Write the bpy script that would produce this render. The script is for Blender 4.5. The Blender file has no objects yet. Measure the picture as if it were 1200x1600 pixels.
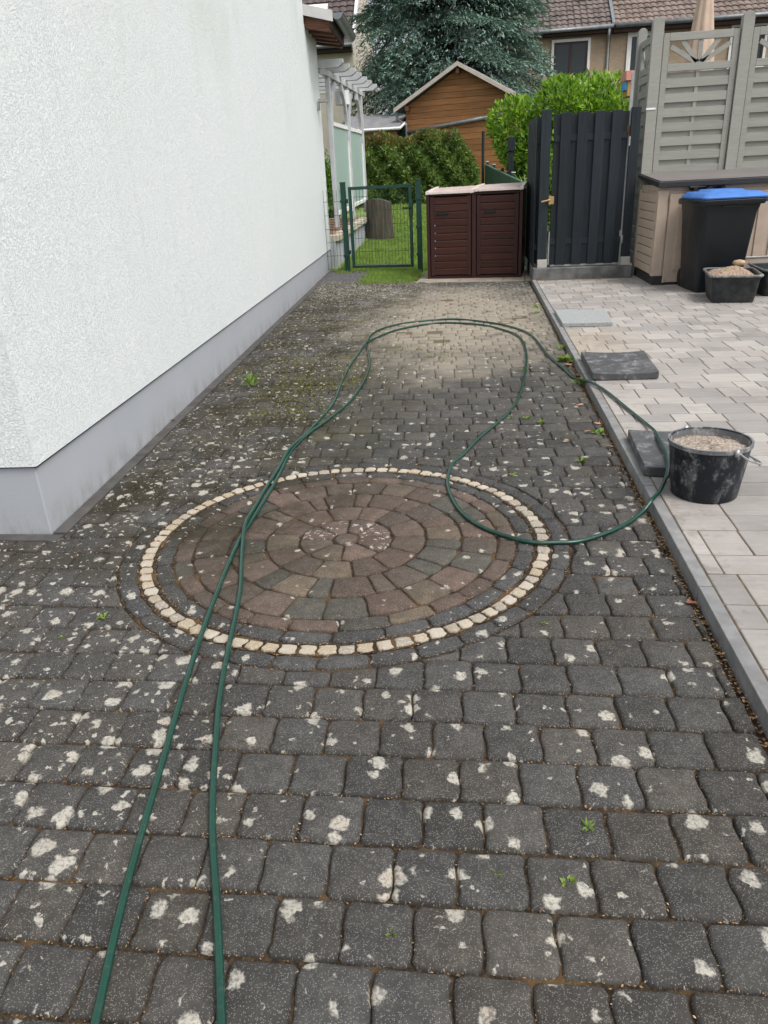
import bpy, math, random
import numpy as np
from mathutils import Vector, Matrix

random.seed(7)
rng = np.random.default_rng(7)
S = bpy.context.scene
COL = S.collection

# ------------------------------------------------------------------ camera
CAM_H = 1.35
cam_d = bpy.data.cameras.new("camera")
cam = bpy.data.objects.new("camera", cam_d)
COL.objects.link(cam)
PITCH, ROLL, YAW = 0.4180334, -0.0512879, math.radians(7.45)
_c, _s = math.cos(ROLL), math.sin(ROLL)
_cp, _sp = math.cos(PITCH), math.sin(PITCH)
Rz = Matrix.Rotation(YAW, 3, 'Z')
right = Rz @ Vector((_c, _sp * _s, _cp * _s))
up = Rz @ Vector((-_s, _sp * _c, _cp * _c))
fwd = Rz @ Vector((0, _cp, -_sp))
cam.matrix_world = Matrix((
    (right.x, up.x, -fwd.x, 0), (right.y, up.y, -fwd.y, 0), (right.z, up.z, -fwd.z, CAM_H), (0, 0, 0, 1)))
cam_d.sensor_fit = 'VERTICAL'
cam_d.sensor_height = 24.0
cam_d.lens = 24.0 * 1173.083 / 1600.0
cam_d.clip_start = 0.05
cam_d.clip_end = 600
S.camera = cam

# ------------------------------------------------------------------ light
SUN_EL, SUN_AZ = math.radians(58), math.radians(128)      # azimuth clockwise from +Y
w = bpy.data.worlds.new("World")
S.world = w
w.use_nodes = True
nt = w.node_tree
nt.nodes.clear()
sky = nt.nodes.new('ShaderNodeTexSky')
sky.sky_type = 'NISHITA'
sky.sun_disc = False
sky.sun_elevation = SUN_EL
sky.sun_rotation = SUN_AZ
sky.air_density = 1.0
sky.dust_density = 4.0
sky.ozone_density = 1.0
hsv = nt.nodes.new('ShaderNodeHueSaturation')
hsv.inputs['Saturation'].default_value = 0.30
bg = nt.nodes.new('ShaderNodeBackground')
bg.inputs['Strength'].default_value = 0.13
out = nt.nodes.new('ShaderNodeOutputWorld')
nt.links.new(sky.outputs[0], hsv.inputs['Color'])
nt.links.new(hsv.outputs[0], bg.inputs['Color'])
nt.links.new(bg.outputs[0], out.inputs['Surface'])
sd = bpy.data.lights.new("sun", 'SUN')
sd.energy = 1.0
sd.angle = math.radians(25)
sd.color = (1.0, 0.97, 0.93)
sun = bpy.data.objects.new("sun", sd)
COL.objects.link(sun)
dirv = Vector((math.sin(SUN_AZ) * math.cos(SUN_EL), math.cos(SUN_AZ) * math.cos(SUN_EL), math.sin(SUN_EL)))
sun.rotation_euler = dirv.to_track_quat('Z', 'Y').to_euler()
sun.location = dirv * 50
S.view_settings.view_transform = 'Standard'
S.view_settings.look = 'None'
S.view_settings.gamma = 1.0
S.view_settings.use_curve_mapping = False
S.view_settings.exposure = 0.78

# ------------------------------------------------------------------ helpers
def tag(o, label=None, cat=None, group=None, kind=None):
    if label: o['label'] = label
    if cat: o['category'] = cat
    if group: o['group'] = group
    if kind: o['kind'] = kind
    return o

def empty(name, loc=(0, 0, 0), rz=0, label=None, cat=None, group=None, kind=None, parent=None):
    o = bpy.data.objects.new(name, None)
    COL.objects.link(o)
    o.location = loc
    o.rotation_euler = (0, 0, rz)
    o.empty_display_size = .1
    if parent: o.parent = parent
    return tag(o, label, cat, group, kind)

class MB:
    def __init__(s): s.v = []; s.f = []
    def add(s, v, f):
        b = len(s.v); s.v += [tuple(p) for p in v]; s.f += [tuple(i + b for i in q) for q in f]; return s
    def box(s, x0, x1, y0, y1, z0, z1):
        v = [(x0, y0, z0), (x1, y0, z0), (x1, y1, z0), (x0, y1, z0), (x0, y0, z1), (x1, y0, z1), (x1, y1, z1), (x0, y1, z1)]
        return s.add(v, [(0, 3, 2, 1), (4, 5, 6, 7), (0, 1, 5, 4), (1, 2, 6, 5), (2, 3, 7, 6), (3, 0, 4, 7)])
    def beam(s, a, b, wd, dp, upv=(0, 0, 1)):
        a = Vector(a); b = Vector(b); d = (b - a).normalized(); u = Vector(upv)
        x = d.cross(u).normalized(); u = x.cross(d).normalized()
        v = []
        for p in (a, b):
            for sx, su in ((-1, -1), (1, -1), (1, 1), (-1, 1)):
                v.append(p + x * (sx * wd / 2) + u * (su * dp / 2))
        return s.add(v, [(0, 1, 2, 3), (7, 6, 5, 4), (0, 4, 5, 1), (1, 5, 6, 2), (2, 6, 7, 3), (3, 7, 4, 0)])
    def prism(s, poly, a0, a1, axis='z'):
        n = len(poly)
        def P(p, h):
            return (p[0], p[1], h) if axis == 'z' else ((p[0], h, p[1]) if axis == 'y' else (h, p[0], p[1]))
        v = [P(p, a0) for p in poly] + [P(p, a1) for p in poly]
        f = [tuple(range(n))[::-1], tuple(range(n, 2 * n))]
        f += [(i, (i + 1) % n, n + (i + 1) % n, n + i) for i in range(n)]
        return s.add(v, f)
    def lathe(s, prof, n=24, c=(0, 0, 0), sx=1, sy=1, caps=True):
        v = []
        for r, z in prof:
            for i in range(n):
                a = 2 * math.pi * i / n
                v.append((c[0] + r * math.cos(a) * sx, c[1] + r * math.sin(a) * sy, c[2] + z))
        f = []
        for k in range(len(prof) - 1):
            for i in range(n):
                j = (i + 1) % n
                f.append((k * n + i, k * n + j, (k + 1) * n + j, (k + 1) * n + i))
        if caps:
            f.append(tuple(range(n))[::-1]); m = (len(prof) - 1) * n
            f.append(tuple(range(m, m + n)))
        return s.add(v, f)
    def tube(s, pts, r, n=8):
        pts = [Vector(p) for p in pts]; v = []
        ux = None
        for i, p in enumerate(pts):
            d = (pts[min(i + 1, len(pts) - 1)] - pts[max(i - 1, 0)]).normalized()
            if ux is None:
                ux = d.cross(Vector((0, 0, 1)))
                if ux.length < 1e-3: ux = d.cross(Vector((1, 0, 0)))
            ux = (ux - d * ux.dot(d)).normalized(); uy = d.cross(ux)
            rr = r[i] if hasattr(r, '__len__') else r
            for k in range(n):
                a = 2 * math.pi * k / n
                v.append(p + ux * (rr * math.cos(a)) + uy * (rr * math.sin(a)))
        f = []
        for i in range(len(pts) - 1):
            for k in range(n):
                j = (k + 1) % n
                f.append((i * n + k, i * n + j, (i + 1) * n + j, (i + 1) * n + k))
        f.append(tuple(range(n))[::-1]); m = (len(pts) - 1) * n
        f.append(tuple(range(m, m + n)))
        return s.add(v, f)
    def mesh(s, name, mat, smooth=False):
        me = bpy.data.meshes.new(name)
        me.from_pydata(s.v, [], s.f); me.update()
        if mat: me.materials.append(mat)
        if smooth: me.polygons.foreach_set('use_smooth', [True] * len(me.polygons))
        return me
    def build(s, name, mat, parent=None, smooth=False, bevel=0, loc=None, kind=None, fixn=True, seg=2):
        me = s.mesh(name, mat, smooth)
        if fixn:
            import bmesh
            bm = bmesh.new(); bm.from_mesh(me); bmesh.ops.recalc_face_normals(bm, faces=bm.faces); bm.to_mesh(me); bm.free()
        o = link(name, me, parent, loc)
        if bevel:
            m = o.modifiers.new('bevel', 'BEVEL'); m.width = bevel; m.segments = seg; m.limit_method = 'ANGLE'
            m.angle_limit = math.radians(40)
            me.polygons.foreach_set('use_smooth', [True] * len(me.polygons))
            m.harden_normals = True
        if kind: o['kind'] = kind
        return o

def link(name, me, parent=None, loc=None):
    o = bpy.data.objects.new(name, me)
    COL.objects.link(o)
    if parent: o.parent = parent
    if loc is not None: o.location = loc
    return o

def cat_rom(pts, n=8):
    P = [Vector(p) for p in pts]; P = [P[0] * 2 - P[1]] + P + [P[-1] * 2 - P[-2]]
    o = []
    for i in range(1, len(P) - 2):
        for k in range(n):
            t = k / n
            a, b, c, d = P[i - 1], P[i], P[i + 1], P[i + 2]
            o.append(.5 * ((2 * b) + (c - a) * t + (2 * a - 5 * b + 4 * c - d) * t * t + (3 * b - a - 3 * c + d) * t ** 3))
    o.append(P[-2]); return o

# ------------------------------------------------------------------ materials
class N:
    """small node-tree writer"""
    def __init__(s, name):
        s.m = bpy.data.materials.new(name); s.m.use_nodes = True
        s.t = s.m.node_tree; s.b = s.t.nodes['Principled BSDF']
    def n(s, typ, **kw):
        x = s.t.nodes.new(typ)
        for k, v in kw.items(): setattr(x, k, v)
        return x
    def l(s, a, b): s.t.links.new(a, b)
    def put(s, sock, v):
        if isinstance(v, bpy.types.NodeSocket): s.l(v, sock)
        elif v is not None:
            if isinstance(v, (tuple, list)) and len(v) == 3 and sock.type == 'RGBA': v = (*v, 1)
            sock.default_value = v
    def math(s, op, a, b=None, c=None, clamp=False):
        x = s.n('ShaderNodeMath', operation=op, use_clamp=clamp)
        s.put(x.inputs[0], a)
        if b is not None: s.put(x.inputs[1], b)
        if c is not None: s.put(x.inputs[2], c)
        return x.outputs[0]
    def mix(s, f, a, b, mode='MIX'):
        x = s.n('ShaderNodeMix', data_type='RGBA', blend_type=mode)
        s.put(x.inputs[0], f); s.put(x.inputs[6], a); s.put(x.inputs[7], b)
        return x.outputs[2]
    def noise(s, vec, scale, detail=3, rough=.55, dim='3D'):
        x = s.n('ShaderNodeTexNoise', noise_dimensions=dim)
        s.put(x.inputs['Vector'], vec); x.inputs['Scale'].default_value = scale
        x.inputs['Detail'].default_value = detail; x.inputs['Roughness'].default_value = rough
        return x.outputs['Fac']
    def noisec(s, vec, scale, detail=2):
        x = s.n('ShaderNodeTexNoise'); s.put(x.inputs['Vector'], vec); x.inputs['Scale'].default_value = scale
        x.inputs['Detail'].default_value = detail
        return x.outputs['Color']
    def vor(s, vec, scale, dim='2D', feature='F1'):
        x = s.n('ShaderNodeTexVoronoi', voronoi_dimensions=dim, feature=feature)
        s.put(x.inputs['Vector'], vec); x.inputs['Scale'].default_value = scale
        return x
    def step(s, v, a, b):
        x = s.n('ShaderNodeMapRange', interpolation_type='SMOOTHSTEP')
        s.put(x.inputs['Value'], v); s.put(x.inputs['From Min'], a); s.put(x.inputs['From Max'], b)
        return x.outputs['Result']
    def pos(s): return s.n('ShaderNodeNewGeometry').outputs['Position']
    def isl(s): return s.n('ShaderNodeNewGeometry').outputs['Random Per Island']
    def orand(s): return s.n('ShaderNodeObjectInfo').outputs['Random']
    def obj(s): return s.n('ShaderNodeTexCoord').outputs['Object']
    def vscale(s, v, sc):
        x = s.n('ShaderNodeVectorMath', operation='MULTIPLY'); s.put(x.inputs[0], v); x.inputs[1].default_value = sc
        return x.outputs[0]
    def vadd(s, a, b):
        x = s.n('ShaderNodeVectorMath', operation='ADD'); s.put(x.inputs[0], a); s.put(x.inputs[1], b); return x.outputs[0]
    def sep(s, v):
        x = s.n('ShaderNodeSeparateXYZ'); s.put(x.inputs[0], v); return x.outputs
    def bump(s, h, dist, strength=1.0):
        x = s.n('ShaderNodeBump'); s.put(x.inputs['Height'], h)
        x.inputs['Distance'].default_value = dist; x.inputs['Strength'].default_value = strength
        s.l(x.outputs[0], s.b.inputs['Normal'])
    def fin(s, col=None, rough=None, metal=None, spec=None):
        if col is not None: s.put(s.b.inputs['Base Color'], col)
        if rough is not None: s.put(s.b.inputs['Roughness'], rough)
        if metal is not None: s.b.inputs['Metallic'].default_value = metal
        if spec is not None: s.b.inputs['Specular IOR Level'].default_value = spec
        return s.m
    def rand(s):
        a = s.math('ADD', s.isl(), s.orand()); return s.math('FRACT', a)

def mul(c, k): return tuple(min(1, x * k) for x in c)

def plain(name, c, rough=.55, var=.12, sc=9, metal=0, bump=0, bsc=80, spec=.4, isl=0., stretch=(1, 1, 1), dirt=0):
    n = N(name); p = n.vscale(n.obj(), stretch)
    f = n.noise(p, sc, 4)
    f = n.step(f, .3, .7)
    col = n.mix(f, mul(c, 1 - var), mul(c, 1 + var))
    if isl:
        r = n.rand(); col = n.mix(r, n.mix(1.0, col, (1 - isl,) * 3, 'MULTIPLY'), n.mix(1.0, col, (1 + isl,) * 3, 'MULTIPLY'))
    if dirt:
        d = n.step(n.noise(n.pos(), 3.1, 6, .65), .5, .75)
        col = n.mix(n.math('MULTIPLY', d, dirt), col, (.13, .11, .085))
    if bump: n.bump(n.noise(p, bsc, 4), bump)
    rr = n.math('ADD', n.math('MULTIPLY', n.noise(n.obj(), sc * 2.3, 3), .25), rough - .125)
    return n.fin(col, rr, metal, spec)

def sandmask(n, pos, x, y):
    ex = n.math('DIVIDE', n.math('SUBTRACT', x, -.12), 1.22)
    ey = n.math('DIVIDE', n.math('SUBTRACT', y, 7.9), 2.75)
    dd = n.math('SQRT', n.math('ADD', n.math('POWER', ex, 2), n.math('POWER', ey, 2)))
    dd = n.math('ADD', dd, n.math('MULTIPLY_ADD', n.noise(pos, 1.5, 6, .65), 1.3, -.65))
    return n.math('MULTIPLY', n.step(dd, 1.2, .35), n.step(n.noise(n.vadd(pos, (9, 2, 0)), 3.1, 5, .6), .20, .48))

def paver_mat(name, tones, lich=1.0, stain=True, dens=None):
    """tones: list of base colours picked per stone; lichen, sand and moss lie over them"""
    n = N(name); pos = n.pos(); x, y, z = n.sep(pos)
    p2 = n.vscale(pos, (1, 1, 0))
    r = n.rand()
    ramp = n.n('ShaderNodeValToRGB'); cr = ramp.color_ramp; cr.interpolation = 'CONSTANT'
    cr.elements[0].color = (*tones[0], 1); cr.elements[0].position = 0
    cr.elements[1].color = (*tones[-1], 1); cr.elements[1].position = (len(tones) - 1) / len(tones)
    for i, t in enumerate(tones[1:-1]):
        e = cr.elements.new((i + 1) / len(tones)); e.color = (*t, 1)
    n.l(r, ramp.inputs[0]); col = ramp.outputs[0]
    v = n.math('MULTIPLY_ADD', n.math('FRACT', n.math('MULTIPLY', r, 17.3)), .42, .78)
    col = n.mix(1.0, col, n.n('ShaderNodeCombineColor').outputs[0], 'MIX') if False else col
    cc = n.n('ShaderNodeCombineXYZ'); [n.l(v, cc.inputs[i]) for i in range(3)]
    col = n.mix(1.0, col, cc.outputs[0], 'MULTIPLY')
    # mottling and grain
    col = n.mix(n.step(n.noise(pos, 22, 5, .7), .3, .75), n.mix(1.0, col, (.74, .74, .74), 'MULTIPLY'), n.mix(1.0, col, (1.25, 1.22, 1.18), 'MULTIPLY'))
    gr = n.vor(p2, 330, '2D')
    g0 = n.sep(gr.outputs['Color'])[0]
    sp = n.math('MULTIPLY', n.step(gr.outputs['Distance'], .42, .22), n.step(g0, .70, .86))
    col = n.mix(n.math('MULTIPLY', sp, .55), col, (.34, .33, .31))
    dk = n.math('MULTIPLY', n.step(gr.outputs['Distance'], .4, .2), n.step(g0, .32, .18))
    col = n.mix(n.math('MULTIPLY', dk, .6), col, mul(tones[0], .35))
    # dirt film: browner towards house wall
    wallz = n.step(x, -.6, -1.7)
    df = n.math('MULTIPLY', n.step(n.noise(pos, 2.6, 7, .72), .36, .62), n.math('MULTIPLY_ADD', n.math('MULTIPLY', n.step(x, -.1, -1.2), n.step(y, 2.1, 2.9)), .80, .16))
    col = n.mix(df, col, (.031, .027, .016))
    if stain:
        # pale sand brushed over the middle of the drive
        sm = sandmask(n, pos, x, y)
        col = n.mix(n.math('MULTIPLY', sm, .88), col, (.285, .252, .20))
        # moss
        ms = n.math('MULTIPLY', n.step(n.noise(n.vadd(pos, (3, 7, 0)), 2.1, 7, .75), .48, .68), n.math('MULTIPLY', n.step(x, .1, -1.1), n.step(y, 3.2, 4.4)))
        col = n.mix(n.math('MULTIPLY', ms, .7), col, (.070, .066, .020))
    # lichen: three sizes of crust, each with its own spread over the drive
    dis = n.vscale(n.noisec(pos, 30, 4), (.050, .050, 0)); q = n.vadd(p2, dis)
    dis2 = n.vscale(n.noisec(pos, 110, 2), (.016, .016, 0)); q = n.vadd(q, dis2)
    wob = n.math('MULTIPLY_ADD', n.noise(pos, 1.7, 3), .7, -.35)
    if dens is None:
        nearl = n.math('MULTIPLY', n.step(x, .25, -.8), n.step(y, 2.7, 1.7))
        left = n.step(x, -.35, -1.25); far = n.step(y, 8.6, 10.3); mid = n.step(y, 3.4, 4.6)
        d0 = n.math('ADD', n.math('MULTIPLY_ADD', nearl, .11, .15), n.math('MULTIPLY', mid, -.22))
        d1 = n.math('ADD', n.math('ADD', n.math('MULTIPLY_ADD', nearl, .06, .07), n.math('MULTIPLY', left, .27)), n.math('MULTIPLY', far, .36))
        d2 = n.math('ADD', n.math('ADD', n.math('MULTIPLY', nearl, .05), n.math('MULTIPLY', left, .50)), n.math('MULTIPLY', far, .55))
        d2 = n.math('SUBTRACT', d2, .06)
        ds = [n.math('ADD', t, wob) for t in (d0, d1, d2)]
    else: ds = [-.2, dens * .8, dens]
    brk = n.noise(pos, 130, 3, .7)
    masks = []
    for (sc, k0, kr, rnd_), d in zip(((15, .57, .50, 0), (29, .70, .44, 1), (60, .78, .42, 2)), ds):
        vo = n.vor(n.vadd(q, (rnd_ * 3.7, rnd_ * 1.3, 0)), sc, '2D')
        cv = n.sep(vo.outputs['Color'])[rnd_]
        rad = n.math('MULTIPLY', n.math('SUBTRACT', n.math('ADD', cv, n.math('MULTIPLY', d, .55 * lich) if dens is None else d * .55), k0 + .1 + (.0 if lich >= 1 else (1 - lich) * .14)), kr * 1.9)
        rad = n.math('MINIMUM', rad, .46)
        m = n.step(n.math('SUBTRACT', rad, vo.outputs['Distance']), -.03, .11)
        masks.append(m)
    lm = n.math('MAXIMUM', masks[0], n.math('MAXIMUM', masks[1], masks[2]))
    lm = n.math('MULTIPLY', lm, n.math('MULTIPLY_ADD', n.step(brk, .36, .54), .55, .45))
    if dens is not None: lm = n.math('MULTIPLY', lm, 1.0)
    lc = n.mix(n.noise(pos, 60, 3), (.34, .32, .27), (.57, .54, .47))
    lc = n.mix(n.step(n.noise(pos, 9, 2), .55, .7), lc, (.44, .39, .32))
    col = n.mix(n.math('MULTIPLY', lm, .88), col, lc)
    h = n.math('ADD', n.math('MULTIPLY', n.noise(pos, 260, 3, .7), .5), n.math('MULTIPLY', gr.outputs['Distance'], .35))
    h = n.math('ADD', h, n.math('MULTIPLY', lm, .5))
    n.bump(h, .0022, .9)
    return n.fin(col, .92, 0, .25)

DARK = [(.060, .058, .056), (.068, .065, .061), (.063, .062, .060), (.073, .068, .061)]
M_pav = paver_mat('anthracite_paver', DARK)
M_ringdark = paver_mat('dark_ring_stone', [(.055, .056, .057), (.063, .063, .062), (.057, .056, .056)], lich=.85, stain=False)
M_ringmix = paver_mat('mixed_ring_stone', [(.122, .086, .069), (.110, .081, .066), (.074, .071, .060), (.116, .091, .066), (.104, .077, .062), (.090, .072, .059)], lich=.3, stain=False)
M_petal = paver_mat('lichen_petal_stone', [(.108, .078, .065), (.09, .072, .060)], lich=1.0, stain=False, dens=.52)

def sett_mat():
    n = N('pale_granite'); pos = n.pos(); r = n.rand()
    col = n.mix(r, (.36, .285, .185), (.47, .425, .355))
    col = n.mix(n.step(n.math('FRACT', n.math('MULTIPLY', r, 7.7)), .72, .78), col, (.31, .275, .23))
    col = n.mix(n.step(n.noise(pos, 120, 4, .7), .48, .66), col, (.50, .46, .39))
    col = n.mix(n.math('MULTIPLY', n.step(n.noise(pos, 260, 2), .6, .7), .6), col, (.16, .13, .1))
    col = n.mix(n.math('MULTIPLY', n.step(n.noise(pos, 18, 4), .5, .72), .5), col, (.34, .26, .15))
    n.bump(n.noise(pos, 90, 5, .7), .006)
    return n.fin(col, .85, 0, .3)
M_sett = sett_mat()

def bedding_mat():
    n = N('joint_sand'); pos = n.pos(); x, y, z = n.sep(pos)
    col = n.mix(n.step(n.noise(pos, 70, 4, .7), .35, .65), (.020, .016, .012), (.075, .052, .032))
    col = n.mix(n.math('MULTIPLY', n.step(n.noise(pos, 6, 4), .5, .65), .7), col, (.14, .085, .04))
    col = n.mix(n.math('MULTIPLY', n.step(n.noise(n.vadd(pos, (4, 1, 0)), 5, 5), .54, .66), n.step(y, 2.6, 4)), col, (.06, .065, .014))
    col = n.mix(n.math('MULTIPLY', sandmask(n, pos, x, y), .8), col, (.155, .125, .085))
    n.bump(n.noise(pos, 160, 4), .006)
    return n.fin(col, .95, 0, .15)
M_bed = bedding_mat()

def patio_mat():
    n = N('beige_patio_stone'); pos = n.pos(); x, y, z = n.sep(pos); r = n.rand()
    ramp = n.n('ShaderNodeValToRGB'); cr = ramp.color_ramp
    cr.elements[0].color = (.265, .250, .236, 1); cr.elements[1].color = (.395, .370, .342, 1)
    e = cr.elements.new(.45); e.color = (.325, .304, .284, 1)
    e = cr.elements.new(.7); e.color = (.352, .322, .296, 1)
    n.l(r, ramp.inputs[0]); col = ramp.outputs[0]
    st = n.noise(n.vadd(n.vscale(pos, (5, 42, 1)), n.vscale(n.obj(), (0, 0, 0))), 1, 4)
    col = n.mix(n.step(st, .35, .7), n.mix(1.0, col, (.94, .94, .945), 'MULTIPLY'), n.mix(1.0, col, (1.05, 1.05, 1.045), 'MULTIPLY'))
    col = n.mix(n.math('MULTIPLY', n.step(n.noise(pos, 420, 2), .55, .7), .22), col, (.14, .13, .12))
    col = n.mix(n.math('MULTIPLY', n.step(n.noise(pos, 480, 2), .6, .72), .3), col, (.55, .53, .5))
    # yellowish stain beside the kerb
    ex = n.math('DIVIDE', n.math('SUBTRACT', x, .95), .45); ey = n.math('DIVIDE', n.math('SUBTRACT', y, 6.3), .9)
    dd = n.math('SQRT', n.math('ADD', n.math('POWER', ex, 2), n.math('POWER', ey, 2)))
    dd = n.math('ADD', dd, n.math('MULTIPLY_ADD', n.noise(pos, 5, 4), .9, -.45))
    col = n.mix(n.math('MULTIPLY', n.step(dd, 1.3, .0), .40), col, (.40, .32, .215))
    col = n.mix(n.math('MULTIPLY', n.step(n.noise(pos, 2.3, 6, .7), .47, .68), .36), col, (.165, .15, .135))
    ed = n.math('MULTIPLY', n.step(n.noise(pos, 11, 5, .75), .5, .66), n.step(x, 1.1, .82))
    col = n.mix(n.math('MULTIPLY', ed, .4), col, (.13, .115, .095))
    n.bump(n.noise(pos, 330, 3), .0012)
    return n.fin(col, .85, 0, .3)
M_patio = patio_mat()

def stucco_mat():
    n = N('white_scratch_render'); p = n.obj(); x, y, z = n.sep(p)
    wv = n.vadd(p, n.vscale(n.noisec(p, 90, 2), (.008, .008, .008)))
    a = n.vor(n.vscale(wv, (1, 1, 1.25)), 105, '3D', 'SMOOTH_F1').outputs['Distance']
    b = n.noise(wv, 140, 4, .65)
    worm = n.math('ABSOLUTE', n.math('SUBTRACT', n.noise(wv, 78, 2, .5), .5))
    pit = n.step(worm, .0, .045)
    h = n.math('ADD', n.math('ADD', n.math('MULTIPLY', a, .5), n.math('MULTIPLY', b, .45)), n.math('MULTIPLY', pit, .55))
    n.bump(h, .0034, 1.0)
    col = n.mix(n.noise(p, 1.3, 5, .6), (.77, .825, .815), (.82, .85, .84))
    alg = n.math('MULTIPLY', n.step(n.noise(n.vscale(p, (1, 1, .6)), .9, 5, .6), .5, .75), n.step(z, 1.4, 3.2))
    col = n.mix(n.math('MULTIPLY', alg, .5), col, (.56, .63, .52))
    stn = n.noise(n.vscale(p, (1, 7, .35)), 1, 5, .6)
    col = n.mix(n.math('MULTIPLY', n.step(stn, .52, .75), .11), col, (.50, .54, .53))
    return n.fin(col, .95, 0, .15)
M_stucco = stucco_mat()

def plinth_mat():
    n = N('pale_grey_plinth_paint'); p = n.obj(); x, y, z = n.sep(p)
    col = n.mix(n.noise(p, 2.5, 5, .6), (.36, .38, .41), (.425, .44, .465))
    low = n.math('MULTIPLY', n.step(z, .16, .0), n.step(n.noise(n.vscale(p, (1, 1, .5)), 7, 5, .7), .35, .7))
    col = n.mix(n.math('MULTIPLY', low, .6), col, (.23, .22, .19))
    sp_ = n.math('MULTIPLY', n.step(n.noise(p, 110, 3, .6), .60, .70), n.step(z, .26, .02))
    col = n.mix(n.math('MULTIPLY', sp_, .45), col, (.20, .19, .17))
    n.bump(n.noise(p, 140, 4), .0012)
    return n.fin(col, .8, 0, .3)
M_plinth = plinth_mat()

def wood(name, c, var=.3, grain=(1.2, 60, 60), rough=.6, isl=.12):
    n = N(name); p = n.vscale(n.obj(), grain)
    f = n.noise(p, 1, 5, .65); f2 = n.noise(n.obj(), 3, 4)
    col = n.mix(n.step(f, .3, .7), mul(c, 1 - var), mul(c, 1 + var))
    col = n.mix(n.math('MULTIPLY', n.step(f2, .5, .8), .35), col, mul(c, .6))
    r = n.rand(); col = n.mix(r, n.mix(1.0, col, (1 - isl,) * 3, 'MULTIPLY'), n.mix(1.0, col, (1 + isl,) * 3, 'MULTIPLY'))
    n.bump(f, .0015, .6)
    return n.fin(col, rough, 0, .3)

def leaf_mat(name, c1, c2, rough=.5, tip=None, trans=.25):
    n = N(name); r = n.isl()
    col = n.mix(r, c1, c2)
    if tip:
        col = n.mix(n.step(n.math('FRACT', n.math('MULTIPLY', r, 13.7)), 1 - tip[0], 1 - tip[0] + .02), col, tip[1])
    nz = n.step(n.noise(n.pos(), 2.3, 5, .7), .3, .7)
    col = n.mix(nz, n.mix(1.0, col, (.74, .80, .80), 'MULTIPLY'), n.mix(1.0, col, (1.2, 1.14, 1.05), 'MULTIPLY'))
    m = n.fin(col, rough, 0, .35)
    if trans:
        t = n.n('ShaderNodeBsdfTranslucent'); n.put(t.inputs['Color'], n.mix(1.0, col, (1.3, 1.4, .7), 'MULTIPLY'))
        mx = n.n('ShaderNodeMixShader'); mx.inputs[0].default_value = trans
        n.l(n.b.outputs[0], mx.inputs[1]); n.l(t.outputs[0], mx.inputs[2])
        n.l(mx.outputs[0], n.t.nodes['Material Output'].inputs['Surface'])
    return m

def glass_mat(name, c, rough=.25, alpha=.0, spec=.5):
    n = N(name); n.b.inputs['Transmission Weight'].default_value = alpha
    n.b.inputs['IOR'].default_value = 1.3
    return n.fin(c, rough, 0, spec)

M_kerb = plain('grey_kerb_concrete', (.215, .214, .212), .85, .16, 14, bump=.0014, bsc=220, isl=.1, dirt=.4)
M_slabgrey = plain('edge_concrete', (.075, .072, .068), .9, .2, 9, bump=.002, bsc=120, isl=.1, dirt=.4)
M_gravel = plain('dark_gravel', (.10, .098, .10), .95, .45, 60, bump=.01, bsc=90)
M_soil = plain('dry_soil', (.12, .085, .05), .95, .35, 25, bump=.01, bsc=60)
M_ground = plain('earth', (.07, .065, .045), .95, .3, 2, bump=.01, bsc=20)
M_lawn = plain('lawn_soil', (.16, .22, .06), .9, .3, 2.2, bump=.02, bsc=30)
M_grass = leaf_mat('grass_blade', (.15, .25, .05), (.31, .41, .11), .55, trans=.3)
M_weed = leaf_mat('weed_leaf', (.11, .20, .03), (.20, .28, .05), .5)
M_moss = leaf_mat('dry_moss', (.12, .13, .03), (.22, .20, .06), .8)
M_litter = plain('dry_litter', (.25, .16, .085), .9, .5, 30, isl=.6)
M_deadleaf = plain('dead_leaf', (.21, .085, .05), .7, .35, 40, isl=.4)
M_paledead = plain('pale_dead_leaf', (.38, .23, .15), .7, .3, 40, isl=.25)
M_hose = N('green_hose_plastic')
_n = M_hose; _f = _n.noise(_n.pos(), 9, 4)
_n.bump(_n.noise(_n.pos(), 300, 2), .0004)
M_hose = _n.fin(_n.mix(_n.math('MULTIPLY', _n.step(_n.noise(_n.pos(), 45, 5, .7), .52, .75), .35), _n.mix(_f, (.0035, .036, .023), (.006, .056, .037)), (.11, .10, .08)), .26, 0, .6)
M_brown = wood('brown_plastic_slat', (.050, .0165, .012), .22, (2, 40, 40), .5, .1)
M_brownframe = wood('brown_plastic_frame', (.038, .014, .012), .2, (30, 30, 2), .5, .05)
M_pinkedge = plain('pale_pink_lid', (.52, .42, .38), .5, .12, 8)
M_whiteedge = plain('pale_lid_rim', (.68, .60, .56), .45, .08, 8)
M_black = plain('black_plastic', (.006, .006, .007), .45, .3, 8)
M_gategreen = plain('dark_green_coated_steel', (.004, .042, .030), .5, .2, 8, spec=.5)
M_fencegreen = plain('green_privacy_strip', (.007, .055, .038), .45, .2, 3)
M_darkboard = wood('anthracite_stained_board', (.0135, .0195, .025), .3, (40, 40, 2), .55, .2)
M_galv = plain('galvanised_steel', (.42, .43, .43), .45, .15, 20, metal=.7, dirt=.3)
M_steelpost = plain('grey_painted_steel', (.30, .31, .31), .5, .15, 10, dirt=.3)
M_pale_conc = plain('pale_post_foot', (.45, .44, .40), .85, .12, 12, dirt=.2)
M_sill = plain('dark_wet_concrete', (.135, .138, .136), .8, .35, 7, bump=.002, bsc=120, dirt=.3)
M_brass = plain('worn_brass', (.55, .36, .17), .35, .15, 20, metal=.8)
M_greywood = wood('grey_green_painted_wood', (.290, .290, .258), .07, (6, 6, 40), .65, .05)
M_greywood_h = wood('grey_green_painted_slat', (.292, .293, .262), .07, (3, 50, 50), .65, .06)
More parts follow.
